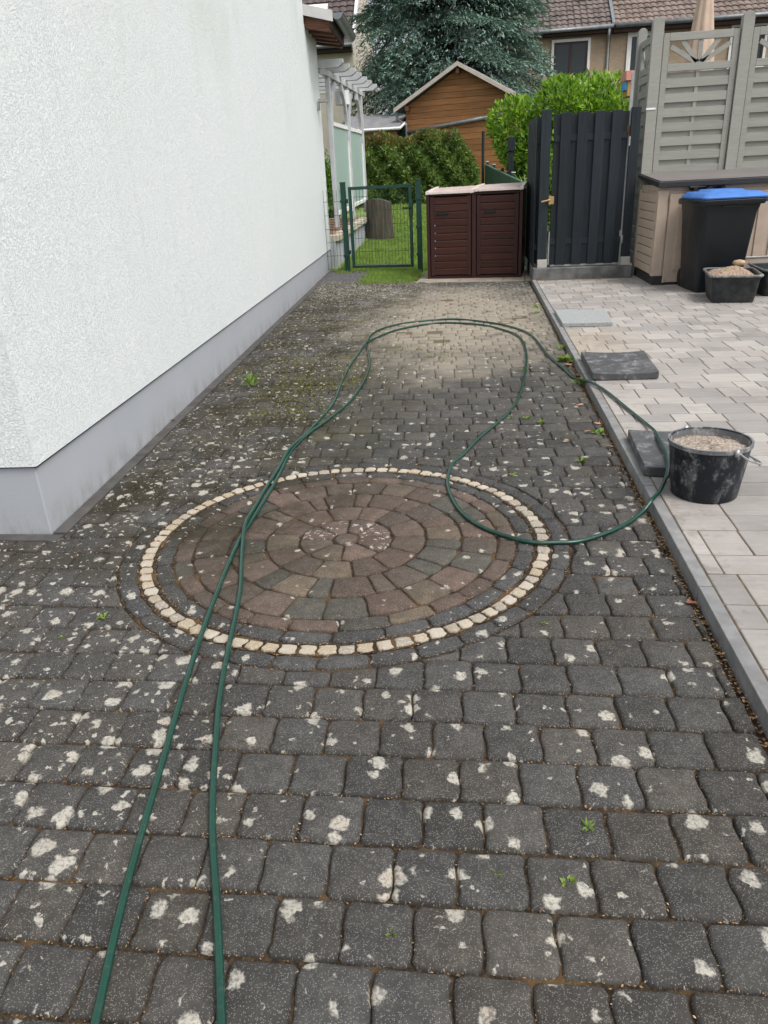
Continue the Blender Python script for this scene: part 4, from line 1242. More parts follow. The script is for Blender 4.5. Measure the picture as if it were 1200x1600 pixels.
# ------------------------------------------------------------------ foliage helpers
def leaves(name, P, D, U, L, Wd, mat, parent=None, fold=.25, loc=None):
    """diamond leaves: P base points, D direction, U face normal (numpy N x 3)"""
    P = np.asarray(P, float); D = np.asarray(D, float); U = np.asarray(U, float)
    D /= np.linalg.norm(D, axis=1)[:, None] + 1e-9
    Sx = np.cross(D, U); Sx /= np.linalg.norm(Sx, axis=1)[:, None] + 1e-9
    Nn = np.cross(Sx, D)
    L = np.asarray(L)[:, None]; Wd = np.asarray(Wd)[:, None]
    a = P; b = P + D * L * .45 + Sx * Wd * .5 + Nn * Wd * fold; c = P + D * L - Nn * L * .08; d = P + D * L * .45 - Sx * Wd * .5 + Nn * Wd * fold
    n = len(P)
    V = np.stack([a, b, c, d], 1).reshape(-1, 3)
    me = bpy.data.meshes.new(name)
    me.vertices.add(4 * n); me.vertices.foreach_set('co', V.ravel())
    base = np.arange(n) * 4
    T = np.stack([base, base + 1, base + 2, base, base + 2, base + 3], 1).ravel()
    me.loops.add(6 * n); me.loops.foreach_set('vertex_index', T)
    me.polygons.add(2 * n)
    me.polygons.foreach_set('loop_start', np.arange(2 * n) * 3)
    me.update(calc_edges=True); me.validate()
    me.materials.append(mat)
    return link(name, me, parent, loc)
def unit(n):
    v = rng.normal(size=(n, 3)); return v / np.linalg.norm(v, axis=1)[:, None]

# lawn grass
def grass(x0, x1, y0, y1, n, h, wd, ok=None):
    X = rng.uniform(x0, x1, n); Y = rng.uniform(y0, y1, n)
    if ok is not None:
        k = ok(X, Y); X, Y = X[k], Y[k]
    n = len(X)
    Z = np.maximum(0, .0566 * (Y - 12.5)) - .024
    D = np.stack([rng.normal(0, .35, n), rng.normal(0, .35, n), np.ones(n)], 1)
    U = unit(n); U[:, 2] *= .2
    return np.stack([X, Y, Z], 1), D, U, h * rng.uniform(.6, 1.3, n), wd * rng.uniform(.7, 1.3, n)
gs = [grass(-1.66, -.80, 10.85, 12.6, 9000, .06, .008, lambda X, Y: (Y > 10.85 - .22 * (X + 1.6) + .05 * np.sin(X * 23)) & (X > -1.62 + .05 * np.sin(Y * 17)) & (X < -.84 + .04 * np.sin(Y * 13))),
      grass(-2.3, .7, 12.3, 16, 26000, .06, .011, lambda X, Y: X > -2.2), grass(-2.6, .7, 16, 24.5, 22000, .075, .022)]
P, D, U, L, Wd = [np.concatenate([g_[i] for g_ in gs]) for i in range(5)]
o = leaves('grass', P, D, U, L, Wd, M_grass, fold=.0)
tag(o, kind='stuff')

# weeds between the stones
def weed(x, y, z, r, n, lab, mat=None, upw=.6, lw=.35, grp='small weeds in the paving joints'):
    P = np.zeros((n, 3)); a = rng.uniform(0, 6.283, n)
    rad = r * rng.uniform(.0, .35, n)
    P[:, 0] = rad * np.cos(a); P[:, 1] = rad * np.sin(a); P[:, 2] = rng.uniform(-.005, r * .3 * upw, n)
    D = np.stack([np.cos(a), np.sin(a), rng.uniform(.1, 1.6, n) * upw], 1)
    U = np.stack([rng.normal(0, .3, n), rng.normal(0, .3, n), np.ones(n)], 1)
    L = r * rng.uniform(.55, 1.1, n)
    o = leaves('weed', P, D, U, L, L * lw, mat or M_weed, loc=(x, y, z))
    tag(o, lab, 'weed', grp); return o
WE = [(-1.618, 5.241, .10, 26, 'tallest grassy weed tuft growing near the white wall', .18), (.715, 5.84, .10, 22, 'leafy weed by the kerb beside the middle dark slab', .4), (.728, 5.162, .08, 16, 'weed under the hose where it crosses the kerb', .35),
      (.712, 6.302, .07, 14, 'straggly weed by the kerb between middle and far slabs', .3), (.686, 4.077, .045, 7, 'single bright green seedling near the kerb before the bucket', .7), (.255, 1.286, .022, 12, 'small spiky weed in a joint of the near right pavers', .3),
      (.196, 1.136, .02, 9, 'round leaved bright seedling in the near right pavers', .7), (-.158, .994, .014, 10, 'tiny yellow green weed lowest in the foreground joints', .5), (.048, 1.149, .02, 14, 'dry pale grass tuft in a near paver joint', .12),
      (.108, 1.555, .015, 8, 'tiny green weed in the joint just below the stone circle', .5), (-1.282, 2.11, .022, 10, 'yellow green weed left of the stone circle by large pavers', .5), (.374, 5.56, .04, 10, 'weed beside the hose loop, furthest up the right strand', .4),
      (.227, 4.372, .03, 8, 'left one of three seedlings inside the hose bend', .6), (.309, 4.368, .035, 9, 'middle one of three seedlings inside the hose bend', .6), (.39, 4.302, .035, 9, 'right one of three seedlings inside the hose bend', .6),
      (.536, 3.632, .035, 12, 'weed in the pavers left of the loose slab and bucket', .4), (.607, 8.032, .07, 12, 'thin weed near the kerb beyond the hose loop', .25), (.682, 8.428, .07, 14, 'furthest weed beside the kerb, before the far slab', .25),
      (.185, 3.45, .025, 7, 'small green seedling at upper right rim of the stone circle', .6), (.228, 2.123, .015, 6, 'green seedling at lower right rim of the stone circle', .6), (-1.359, 1.988, .018, 8, 'lowest yellow weed left of the circle in the large pavers', .5)]
for x, y, r, n, lab, lw in WE:
    weed(x, y, 0, r, n, lab, None, 1.6 if r > .09 and x < 0 else .6, lw)
def moss(x, y, rx, ry, n):
    P = np.stack([x + rng.normal(0, rx, n), y + rng.normal(0, ry, n), np.full(n, -.004)], 1)
    P[:, 1] = np.where(rng.random(n) < .3, np.round((P[:, 1] - .09) / PW) * PW + .09 + rng.normal(0, .006, n), P[:, 1])
    return P
P = np.concatenate([moss(-1.12, 5.28, .18, .2, 700), moss(-1.12, 4.64, .16, .16, 420), moss(-1.32, 5.9, .25, .3, 450), moss(-.35, 6.3, .2, .2, 200)])
n = len(P); D = np.stack([rng.normal(0, .6, n), rng.normal(0, .6, n), np.ones(n)], 1); L = rng.uniform(.008, .028, n)
tag(leaves('moss', P, D, unit(n), L, L * .4, M_moss), kind='stuff')

# dead leaves
def dead(x, y, z, s, lab, mat):
    n = 7; v = [(0, 0, .004)]; a0 = rnd.uniform(0, 6.28)
    for i in range(n):
        a = a0 + 2 * math.pi * i / n; r = s * (1.0 if i in (0,) else .62) * rnd.uniform(.8, 1.1)
        v.append((r * math.cos(a), r * math.sin(a) * .7, .004 + rnd.uniform(0, s * .4)))
    m = MB(); m.add(v, [(0, 1 + i, 1 + (i + 1) % n) for i in range(n)])
    o = m.build('fallen_leaf', mat, loc=(x, y, z), smooth=True, fixn=False); tag(o, lab, 'leaf', 'fallen leaves on the paving')
DL = [(.720, 2.259, .026, 'red brown curled leaf against the kerb, nearest the camera', 0), (-.71, 1.51, .010, 'small red leaf lying left of the right hose strand', 0), (-.657, 1.538, .009, 'tiny red leaf lying right of the right hose strand', 0),
      (-1.90, 4.424, .03, 'reddish leaf at the foot of the white house plinth', 0), (-1.80, 5.31, .035, 'red leaf beside the grassy weed near the white wall', 0), (.722, 5.35, .04, 'brown leaf by the kerb under the leafy weed', 0),
      (.70, 5.70, .04, 'pale brown leaf by the kerb beside the middle slab', 1), (.635, 4.10, .034, 'pale pink leaf lying beside the bright seedling', 1), (.657, 4.621, .03, 'pinkish leaf lying below the hose near the kerb', 1),
      (.70, 4.25, .03, 'tan leaf close to the kerb above the bright seedling', 1), (.71, 3.841, .03, 'pale leaf by the kerb left of the dark scuffed slab', 1), (.50, 3.95, .026, 'tan leaf lying on pavers left of the kerb litter', 1)]
for x, y, s, lab, k in DL: dead(x, y, .002, s, lab, M_paledead if k else M_deadleaf)

# dry litter: a band along the kerb and crumbs in the joints
lit = MB()
def crumb(x, y, z, s):
    a = rnd.uniform(0, 6.28); c, d = math.cos(a) * s, math.sin(a) * s; k = rnd.uniform(.25, .6)
    lit.add([(x - c, y - d, z), (x + d * k, y - c * k, z + s * .2), (x + c, y + d, z + rnd.uniform(0, s * .6)), (x - d * k, y + c * k, z + s * .25)], [(0, 1, 2), (0, 2, 3)])
for i in range(2200):
    y = rnd.uniform(1.0, 6.6) ** 1; x = .745 - abs(rnd.gauss(0, .016 + .006 * y * (rnd.random() < .4)))
    if 3.3 < y < 5.8 and rnd.random() < .3: x -= abs(rnd.gauss(0, .05))
    crumb(x, y, -.004 + max(0, .012 - abs(.745 - x) * .3) * rnd.random(), rnd.uniform(.003, .008))
near_cells = [c for c in full if c[1] < 3.6 and inframe((c[0], c[1], 0), 20)]
for cx, cy, wd in near_cells:
    for k in range(rnd.choice([6, 12, 18, 26])):
        if rnd.random() < .62: x, y = cx + rnd.uniform(-wd / 2, wd / 2), cy - PW / 2 + rnd.gauss(0, .0028)
        else: x, y = cx - wd / 2 + rnd.gauss(0, .004), cy + rnd.uniform(-PW / 2, PW / 2)
        crumb(x, y, rnd.uniform(-.009, -.002), rnd.uniform(.0014, .0040))
for r in (.762, .829, .905, .692):
    for k in range(700 if r in (.762, .829) else 260):
        a = rnd.uniform(0, 6.283); q = r + rnd.gauss(0, .004)
        crumb(CX + q * math.cos(a), CY + q * math.sin(a), rnd.uniform(-.007, .0), rnd.uniform(.002, .005))
tag(lit.build('dry_litter', M_litter, fixn=False), kind='stuff')

# ------------------------------------------------------------------ hedges and shrubs
def bush(name, lab, cat, c, rad, n, L, mats, seed=0, lobes=12, upbias=.5, shell=.55, stem=True, group=None, flat=None):
    e = empty(name, (c[0], c[1], c[2]), 0, lab, cat, group)
    r = np.random.default_rng(seed)
    lc = unit(lobes) * np.array(rad) * r.uniform(.35, .8, lobes)[:, None]
    lc[:, 2] += rad[2]; lr = r.uniform(.3, .52, lobes)
    allP = []; allN = []
    per = n // (lobes + 1)
    for i in range(lobes + 1):
        cc = lc[i] if i < lobes else np.array((0, 0, rad[2])); rr = np.array(rad) * (lr[i] if i < lobes else .72)
        d = unit(per); t = r.uniform(shell, 1.0, per) ** .6
        p = cc + d * rr * t[:, None]
        allP.append(p); allN.append(d)
    P = np.concatenate(allP); Nn = np.concatenate(allN)
    k = P[:, 2] > .02; P, Nn = P[k], Nn[k]
    if flat is not None: k = flat(P); P, Nn = P[k], Nn[k]
    m = len(P)
    D = Nn * .7 + unit(m) * .7; D[:, 2] += upbias
    U = unit(m) * .6 + Nn * .5; U[:, 2] += .5
    LL = L * rng.uniform(.6, 1.25, m)
    if len(mats) == 1: leaves('foliage', P, D, U, LL, LL * .42, mats[0], e)
    else:
        k = rng.random(m) < np.clip(.1 + .65 * P[:, 2] / (2 * rad[2]), .1, .8)  # brighter leaves towards the top: sunlit crown and shade below painted by colour
        leaves('foliage', P[k], D[k], U[k], LL[k], LL[k] * .42, mats[0], e); leaves('shaded_foliage', P[~k] * .985, D[~k], U[~k], LL[~k], LL[~k] * .42, mats[1], e)
    if stem:
        mb = MB()
        for i in range(min(lobes, 9)):
            p1 = lc[i] * .8; mb.tube(cat_rom([(p1[0] * .2, p1[1] * .2, -.05), (p1[0] * .5, p1[1] * .5, p1[2] * .4), tuple(p1)], 4), [.03 - .002 * t for t in range(9)], 6)
        mb.build('stems', M_bark, e)
    return e
# photinia hedge as a row of plants grown together
def hedge():
    e = empty('photinia_hedge', (-1.5, 23.9, .6), 0, 'dense green hedge with coppery young tips at end of lawn', 'hedge')
    n = 30000
    x = rng.uniform(-2.2, 1.62, n); 
    top = 1.80 + .06 * np.sin(x * 2.1) + .06 * np.sin(x * 5.3 + 1) - np.clip((x - .95) * 1.5, 0, 1.1)
    t = rng.random(n)
    z = top * np.where(rng.random(n) < .35, 1 - .12 * rng.random(n), rng.random(n))
    yo = -(.55 + .06 * np.sin(x * 3.7) * np.cos(z * 3) + .09 * np.sin(x * 9 + z * 7) + .06 * np.sin(x * 17 - z * 13)) * np.sqrt(np.clip(1.08 - (z / top) ** 4, .1, 1))
    y = yo + rng.exponential(.09, n)
    P = np.stack([x, y, z + rng.normal(0, .035, n)], 1)
    Nn = np.stack([rng.normal(0, .5, n), -np.ones(n) * .8, rng.uniform(0, 1, n)], 1)
    D = Nn * .8 + unit(n) * .9; D[:, 2] += .45
    Nn[:, 2] += 1.2
    L = .105 * rng.uniform(.6, 1.3, n)
    hi = (z / top > .88) & (rng.random(n) < .5 - .18 * x)
    leaves('foliage', P[~hi], D[~hi], unit(n)[~hi] + Nn[~hi] * .5, L[~hi], L[~hi] * .45, M_photinia, e)
    leaves('young_tips', P[hi], D[hi], unit(n)[hi], L[hi], L[hi] * .4, M_redshrub, e)
    mb = MB()
    for i in range(9):
        xx = -2.0 + i * .42; mb.tube([(xx, .1, -.1), (xx + .05, .05, .6), (xx - .03, 0, 1.3)], [.035, .03, .015], 6)
    mb.build('stems', M_bark, e)
    MB().box(-2.15, 1.3, .12, .5, .0, 1.55).build('hedge_shade_block', plain('hedge_painted_shade', (.02, .032, .012), .9, .4, 12), e)  # dark block; the shade between leaves is put into its colour
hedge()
bush('reddish_shrub', 'small reddish green shrub in front of the grey lean to roof', 'shrub', (-2.85, 24.9, .7), (.55, .5, 1.08), 4200, .085, [M_redshrub], 3, 9)
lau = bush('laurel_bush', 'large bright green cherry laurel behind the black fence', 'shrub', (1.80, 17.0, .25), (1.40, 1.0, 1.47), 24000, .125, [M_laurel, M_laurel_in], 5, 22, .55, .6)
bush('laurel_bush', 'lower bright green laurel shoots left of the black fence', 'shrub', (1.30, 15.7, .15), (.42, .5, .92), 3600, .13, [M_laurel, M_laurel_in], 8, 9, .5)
# yucca-like plant between the green fence and the black fence
e = empty('spiky_plant', (.90, 14.2, .1), 0, 'spiky yellow green plant with long blades beside green fence end', 'plant')
n = 60; a = rng.uniform(0, 6.283, n)
leaves('blade', np.stack([np.zeros(n), np.zeros(n), rng.uniform(.75, .95, n)], 1), np.stack([np.cos(a), np.sin(a), rng.uniform(.2, 1.4, n)], 1), np.tile((0, 0, 1.), (n, 1)), rng.uniform(.3, .5, n), rng.uniform(.025, .04, n), M_yucca, e)
MB().tube([(0, 0, -.1), (.02, 0, .9)], .04, 8).build('stem', M_bark, e)

# green privacy fence running back along the lawn
gf = empty('green_fence', (.775, 12.6, 0), math.radians(2.9), 'dark green privacy strip fence running back along the lawn', 'fence')
Lf = 9.4
zt = lambda y: 1.165 + .040 * y; zb = lambda y: lawn_z(12.6 + y) - .02
for i in range(4):
    y0, y1 = i * Lf / 4 + .03, (i + 1) * Lf / 4 - .03
    pm = MB(); pm.add([(-.02, y0, zb(y0)), (-.02, y1, zb(y1)), (-.02, y1, zt(y1)), (-.02, y0, zt(y0)), (.0, y0, zb(y0)), (.0, y1, zb(y1)), (.0, y1, zt(y1)), (.0, y0, zt(y0))],
                      [(0, 1, 2, 3), (7, 6, 5, 4), (0, 4, 5, 1), (1, 5, 6, 2), (2, 6, 7, 3), (3, 7, 4, 0)])
    pm.build('privacy_strip', M_fencegreen, gf)
    MB().tube([(-.01, y0, zt(y0) + .012), (-.01, y1, zt(y1) + .012)], .016, 8).build('top_rail', plain('pale_green_rail', (.10, .22, .19), .5), gf)
for i in range(5):
    y0 = i * Lf / 4; MB().box(.015, .075, y0 - .03, y0 + .03, zb(y0), zt(y0) + .07).build('post', M_gategreen, gf, bevel=.004)
    MB().box(.010, .080, y0 - .035, y0 + .035, zt(y0) + .0705, zt(y0) + .085).build('post_cap', M_whitepvc, gf)
o = empty('fence_post', (.70, 16.05, .15), 0, 'lone dark grey fence post standing before the bright laurel', 'post')
MB().box(-.05, .05, -.05, .05, 0, 1.72).build('post_shaft', M_darkboard, o, bevel=.006)
MB().box(-.07, .07, -.07, .07, 1.55, 1.80).build('post_head', M_darkboard, o, bevel=.012)
o = MB().tube([(.22, 21.5, .4), (.225, 21.5, 2.32)], .035, 8).build('garden_stake', M_darkboard)
tag(o, 'thin dark stake standing in front of the wooden shed', 'stake')

# ------------------------------------------------------------------ wooden shed
sh = empty('wooden_shed', (-.44, 26.0, .6), math.radians(-13), 'orange brown timber shed with pale gable edges behind the hedge', 'shed')
def gable_clip(z0, z1, apex=3.66, half0=1.72, slope=.545):
    # horizontal board between z0,z1 clipped to the gable outline
    def hw(z):
        return min(half0, max(.02, (apex - z) / slope))
    ze = apex - half0 * slope
    pts = [(-hw(z0), z0), (hw(z0), z0)]
    if z0 < ze < z1: pts += [(half0, ze)]
    pts += [(hw(z1), z1), (-hw(z1), z1)]
    if z0 < ze < z1: pts += [(-half0, ze)]
    return pts
z = -.1
while z < 3.55:
    z1 = min(z + .165, 3.60)
    MB().prism(gable_clip(z + .004, z1 - .004), -.02 + rnd.uniform(-.002, .002), .012, 'y').build('board', M_cedarwood, sh, bevel=.004); z += .165
MB().prism([(-1.70, -.1), (1.70, -.1), (1.70, 2.68), (0, 3.6), (-1.70, 2.68)], .02, 4.2, 'y').build('shed_body', M_cedarwood, sh)
for s in (-1, 1):
    pr = [(0, 3.80), (s * 2.03, 3.80 - 2.03 * .545), (s * 2.03, 3.68 - 2.03 * .545), (0, 3.68)]
    MB().prism(pr, -.30, -.26, 'y').build('barge_board', M_barge, sh, bevel=.004)
    pr = [(0, 3.79), (s * 2.02, 3.79 - 2.02 * .545), (s * 2.02, 3.71 - 2.02 * .545), (0, 3.71)]
    MB().prism(pr, -.255, 4.4, 'y').build('roof_slope', M_felt, sh)
for xx in (-1.62, 0, 1.62):
    zz = 3.62 - abs(xx) * .545
    MB().box(xx - .05, xx + .05, -.257, -.021, zz - .13, zz).build('purlin_end', M_rafter, sh, bevel=.004)
MB().tube([(-1.66, -.07, 2.02), (1.45, -.07, 2.34)], .055, 8).build('diagonal_pipe', M_gutter, sh, smooth=True)
MB().tube(cat_rom([(-1.98, -.1, 2.62), (-1.97, -.1, 2.42), (-1.75, -.08, 2.25), (-1.70, -.08, 2.08), (-1.70, -.08, .2)], 6), .045, 8).build('downpipe', M_gutter, sh, smooth=True)
lt = empty('lean_to_shed', (-2.9, 25.5, .6), 0, 'low lean to with grey felt roof left of the timber shed', 'shed')
MB().add([(-1.2, 0, 2.09), (.62, 0, 2.09), (.70, 2.6, 2.62), (-1.2, 2.6, 2.62), (-1.2, 0, 2.15), (.62, 0, 2.15), (.70, 2.6, 2.68), (-1.2, 2.6, 2.68)],
         [(0, 3, 2, 1), (4, 5, 6, 7), (0, 1, 5, 4), (1, 2, 6, 5), (2, 3, 7, 6), (3, 0, 4, 7)]).build('roof', M_felt, lt)
MB().tube([(-1.2, -.04, 2.11), (.66, -.04, 2.11), (.74, .9, 2.30)], .04, 8).build('gutter', M_whitepvc, lt)
for i in range(13): MB().box(-1.15, .55, .10, .14, -.1 + i * .165, .060 + i * .165).build('board', M_cedarwood, lt)

# ------------------------------------------------------------------ cedar
def cedar():
    e = empty('cedar_tree', (-.95, 31.0, .9), 0, 'broad blue green cedar with drooping sprays behind the shed', 'tree')
    Hh = 12.5
    MB().tube([(0, 0, -.3), (.05, 0, 3), (.0, .05, 7), (0, 0, 11.5)], [.34, .27, .16, .04], 12).build('trunk', M_bark, e, smooth=True)
    lim = MB(); P = []; D = []; U = []; L = []; Wd = []
    r = random.Random(11)
    z = 1.1; k = 0
    while z < Hh - .6:
        t = (z - 1.1) / (Hh - 1.1)
        R = 3.9 * min(1.0, 1.18 * (1 - t) ** .5)
        cnt = 11 if z < 8 else 6
        for b in range(cnt):
            a = k * 1.13 + b * 2 * math.pi / cnt + r.uniform(-.3, .3)
            RR = R * r.uniform(.72, 1.05); rise = r.uniform(.05, .40); droop = r.uniform(.25, .62)
            pts = []
            for i in range(9):
                s = i / 8
                pts.append(Vector((RR * s * math.cos(a), RR * s * math.sin(a), z + RR * (rise * s - droop * s * s * s))))
            lim.tube(pts, [.05 * (1 - i / 9) + .008 for i in range(9)], 5)
            side = Vector((-math.sin(a), math.cos(a), 0)); outv = Vector((math.cos(a), math.sin(a), 0))
            for q in range(30):
                s = .22 + .78 * (q + r.random()) / 30; i = min(7, int(s * 8)); base = pts[i].lerp(pts[i + 1], s * 8 - i)
                sg = 1 if q % 2 else -1; LL = .30 + .75 * (1 - s) * r.uniform(.6, 1.2) + .15
                dirb = (side * sg * r.uniform(.6, 1) + outv * r.uniform(.35, .9)).normalized()
                nb = 10
                for h in range(nb):
                    u = (h + .5) / nb
                    pt = base + dirb * (LL * u) + Vector((0, 0, -.30 * LL * u * u - .02))
                    for w_ in range(3):
                        P.append(pt); dv = dirb * .75 + Vector((r.uniform(-1, 1), r.uniform(-1, 1), r.uniform(-.75, .35))) * .75
                        D.append(dv); U.append((r.uniform(-.6, .6), r.uniform(-.6, .6), 1)); l = r.uniform(.10, .22); L.append(l); Wd.append(l * r.uniform(.20, .32))
        z += .36 + .015 * z; k += 1
    for q in range(40000):
        a = r.uniform(0, 6.283); zz = r.uniform(1.0, 10.5); rr = 3.5 * min(1, 1.18 * (1 - (zz - 1.1) / 11.4) ** .5) * math.sqrt(r.uniform(.25, 1)) * .95
        P.append(Vector((rr * math.cos(a), rr * math.sin(a), zz + .25 * math.sin(9 * a + 3 * zz)))); D.append(Vector((math.cos(a) + r.uniform(-.8, .8), math.sin(a) + r.uniform(-.8, .8), r.uniform(-1.1, .2))))
        U.append((r.uniform(-.6, .6), r.uniform(-.6, .6), 1)); l = r.uniform(.09, .18); L.append(l); Wd.append(l * r.uniform(.2, .3))
    lim.build('limbs', M_bark, e, smooth=True, fixn=False)
    P = np.array([tuple(p) for p in P]); D = np.array([tuple(d) for d in D])
    leaves('crown', P, D, np.array(U), np.array(L), np.array(Wd), M_cedar, e, fold=.1)
    print('cedar needles', len(P))
cedar()

# ------------------------------------------------------------------ houses behind
def tiles(mb, W, Ls, tw, th, amp=.035, stp=.04):
    """pantile field: x along eave 0..W, v up slope 0..Ls (in the slope plane); returns points (x, v, height)"""
    nu = int(W / tw) * 4; nv = int(Ls / th)
    v = []; f = []
    for j in range(nv):
        for e_ in (0, 1):
            for i in range(nu + 1):
                x = W * i / nu
                hgt_ = amp * (math.sin(2 * math.pi * x / tw) * .6 + .35 * math.sin(4 * math.pi * x / tw + .6)) + (stp if e_ == 0 else 0)
                v.append((x, j * th + (th * e_ if e_ else 0), hgt_ + .03 * math.sin(j * 1.7 + x * .9) * .2))
    row = nu + 1
    for j in range(nv * 2 - 1):
        for i in range(nu):
            a = j * row + i; f.append((a, a + 1, a + row + 1, a + row))
    mb.add(v, f)
def tile_roof(name, mat, parent, org, ux, uv, W, Ls, tw=.25, th=.34):
    mb = MB(); tiles(mb, W, Ls, tw, th)
    ux = Vector(ux).normalized(); uv = Vector(uv).normalized(); nn = ux.cross(uv)
    mb.v = [tuple(Vector(org) + ux * p[0] + uv * p[1] + nn * p[2]) for p in mb.v]
    return mb.build(name, mat, parent, fixn=False, kind='stuff')

def brick_mat():
    n = N('tan_brickwork'); p = n.obj()
    sw = n.n('ShaderNodeCombineXYZ'); x, y, z = n.sep(p); n.l(n.math('ADD', x, y), sw.inputs[0]); n.l(z, sw.inputs[1])
    b = n.n('ShaderNodeTexBrick'); n.l(sw.outputs[0], b.inputs['Vector']); b.inputs['Scale'].default_value = 1
    b.inputs['Brick Width'].default_value = .25; b.inputs['Row Height'].default_value = .08; b.inputs['Mortar Size'].default_value = .008
    b.inputs['Color1'].default_value = (.40, .29, .185, 1); b.inputs['Color2'].default_value = (.47, .355, .245, 1); b.inputs['Mortar'].default_value = (.40, .36, .30, 1)
    col = n.mix(n.math('MULTIPLY', n.step(n.noise(p, .9, 5), .45, .75), .3), b.outputs['Color'], (.30, .225, .15))
    n.bump(b.outputs['Fac'], .006)
    return n.fin(col, .9, 0, .2)
M_tanbrick = brick_mat()
def window(parent, x, z, w_, h_, y, div=True, frame=None):
    MB().box(x - .10, x, y - .03, y + .02, z - .10, z + h_ + .10).build('window_surround', M_whitepvc, parent)
    s = parent.children[-1] if False else None
    fr = MB()
    fr.box(x, x + .07, y - .012, y + .03, z, z + h_); fr.box(x + w_ - .07, x + w_, y - .012, y + .03, z, z + h_)
    fr.box(x + .07, x + w_ - .07, y - .012, y + .03, z, z + .08); fr.box(x + .07, x + w_ - .07, y - .012, y + .03, z + h_ - .07, z + h_)
    if div: fr.box(x + w_ * .5 - .05, x + w_ * .5 + .05, y - .018, y + .03, z + .08, z + h_ - .07)
    f = fr.build('window', frame or M_winframe, parent)
    sr = MB(); sr.box(x + w_, x + w_ + .10, y - .03, y + .02, z - .10, z + h_ + .10); sr.box(x, x + w_, y - .03, y + .02, z + h_, z + h_ + .10); sr.box(x, x + w_, y - .06, y + .02, z - .10, z)
    sr.build('surround', M_whitepvc, f)
    MB().box(x + .071, x + w_ - .071, y + .018, y + .026, z + .081, z + h_ - .071).build('pane', M_pane, f)
    return f
rh = empty('terraced_house', (2.0, 36.0, 0), 0, 'tan brick terraced house with brown tiled roof and white framed window', 'house')
ZE = 6.42
MB().box(-1.5, 3.40, .0, 8, .8, ZE).build('brick_wall', M_tanbrick, rh)
window(rh, 1.20, 4.55, 1.34, 1.46, -.045)
tile_roof('roof_tiles', M_tile_r, rh, (-1.5, -.35, ZE - .02), (1, 0, 0), (0, .78, .56), 4.95, 5.0)
MB().prism([(-.33, ZE - .08), (4.2, ZE + 3.16), (8.4, ZE - .08)], -1.5, 3.44, 'x').build('roof_deck', M_soffit, rh)
MB().box(-1.5, 3.42, -.38, -.001, ZE - .22, ZE - .09).build('eaves_board', M_soffit, rh)
MB().tube([(-1.5, -.46, ZE - .09), (3.44, -.46, ZE - .03)], .075, 8).build('gutter', M_gutter, rh, smooth=True)
MB().tube(cat_rom([(3.28, -.44, ZE - .1), (3.28, -.40, ZE - .35), (3.33, -.07, ZE - .75), (3.33, -.07, 1)], 5), .055, 8).build('downpipe', M_galv, rh, smooth=True)
MB().add([(3.40, -.36, ZE + .03), (3.52, -.36, ZE + .03), (3.52, 3.7, ZE + 2.95), (3.40, 3.7, ZE + 2.95), (3.40, -.36, ZE + .10), (3.52, -.36, ZE + .10), (3.52, 3.7, ZE + 3.02), (3.40, 3.7, ZE + 3.02)],
         [(0, 3, 2, 1), (4, 5, 6, 7), (0, 1, 5, 4), (1, 2, 6, 5), (2, 3, 7, 6), (3, 0, 4, 7)]).build('verge', M_gutter, rh)
for a, b in ((.9, 1.6), (2.5, 2.2)):
    MB().box(a, a + .16, b - .12 + 0, b + .1, ZE + b * .72 + .25, ZE + b * .72 + .42).build('vent_tile', M_galv, rh)
r2h = empty('terraced_house', (5.52, 36.0, 0), 0, 'paler tiled neighbouring terraced house behind the sunburst fence', 'house')
ZE2 = ZE + .06
MB().box(-.099, 9, .02, 8, .8, ZE2).build('brick_wall', M_tanbrick, r2h)
window(r2h, .66, 4.75, 1.2, 1.35, -.025, True, M_whitepvc)
window(r2h, 4.6, 4.75, 1.2, 1.35, -.025)
tile_roof('roof_tiles', plain('pale_brown_tile', (.215, .168, .143), .8, .3, 2.5, isl=.18), r2h, (.02, -.33, ZE2 - .02), (1, 0, 0), (0, .78, .56), 9.5, 5.0)
MB().prism([(-.31, ZE2 - .08), (4.2, ZE2 + 3.16), (8.4, ZE2 - .08)], .01, 9.5, 'x').build('roof_deck', M_soffit, r2h)
MB().box(-.05, 9.4, -.36, .018, ZE2 - .30, ZE2 - .09).build('eaves_board', M_soffit, r2h)
MB().tube([(.0, -.44, ZE2 - .09), (9.5, -.44, ZE2 - .06)], .085, 8).build('gutter', M_gutter, r2h, smooth=True)
mb = MB(); mb.box(0, 1.0, 0, .12, 0, .05)
o = MB().add([(5.5, .95, 7.42), (6.3, .95, 7.42), (6.3, 1.75, 8.0), (5.5, 1.75, 8.0), (5.5, .95, 7.5), (6.3, .95, 7.5), (6.3, 1.75, 8.08), (5.5, 1.75, 8.08)], [(0, 3, 2, 1), (4, 5, 6, 7), (0, 1, 5, 4), (1, 2, 6, 5), (2, 3, 7, 6), (3, 0, 4, 7)]).build('roof_window', plain('pale_blue_skylight', (.25, .42, .50), .2, .1, 4), r2h)

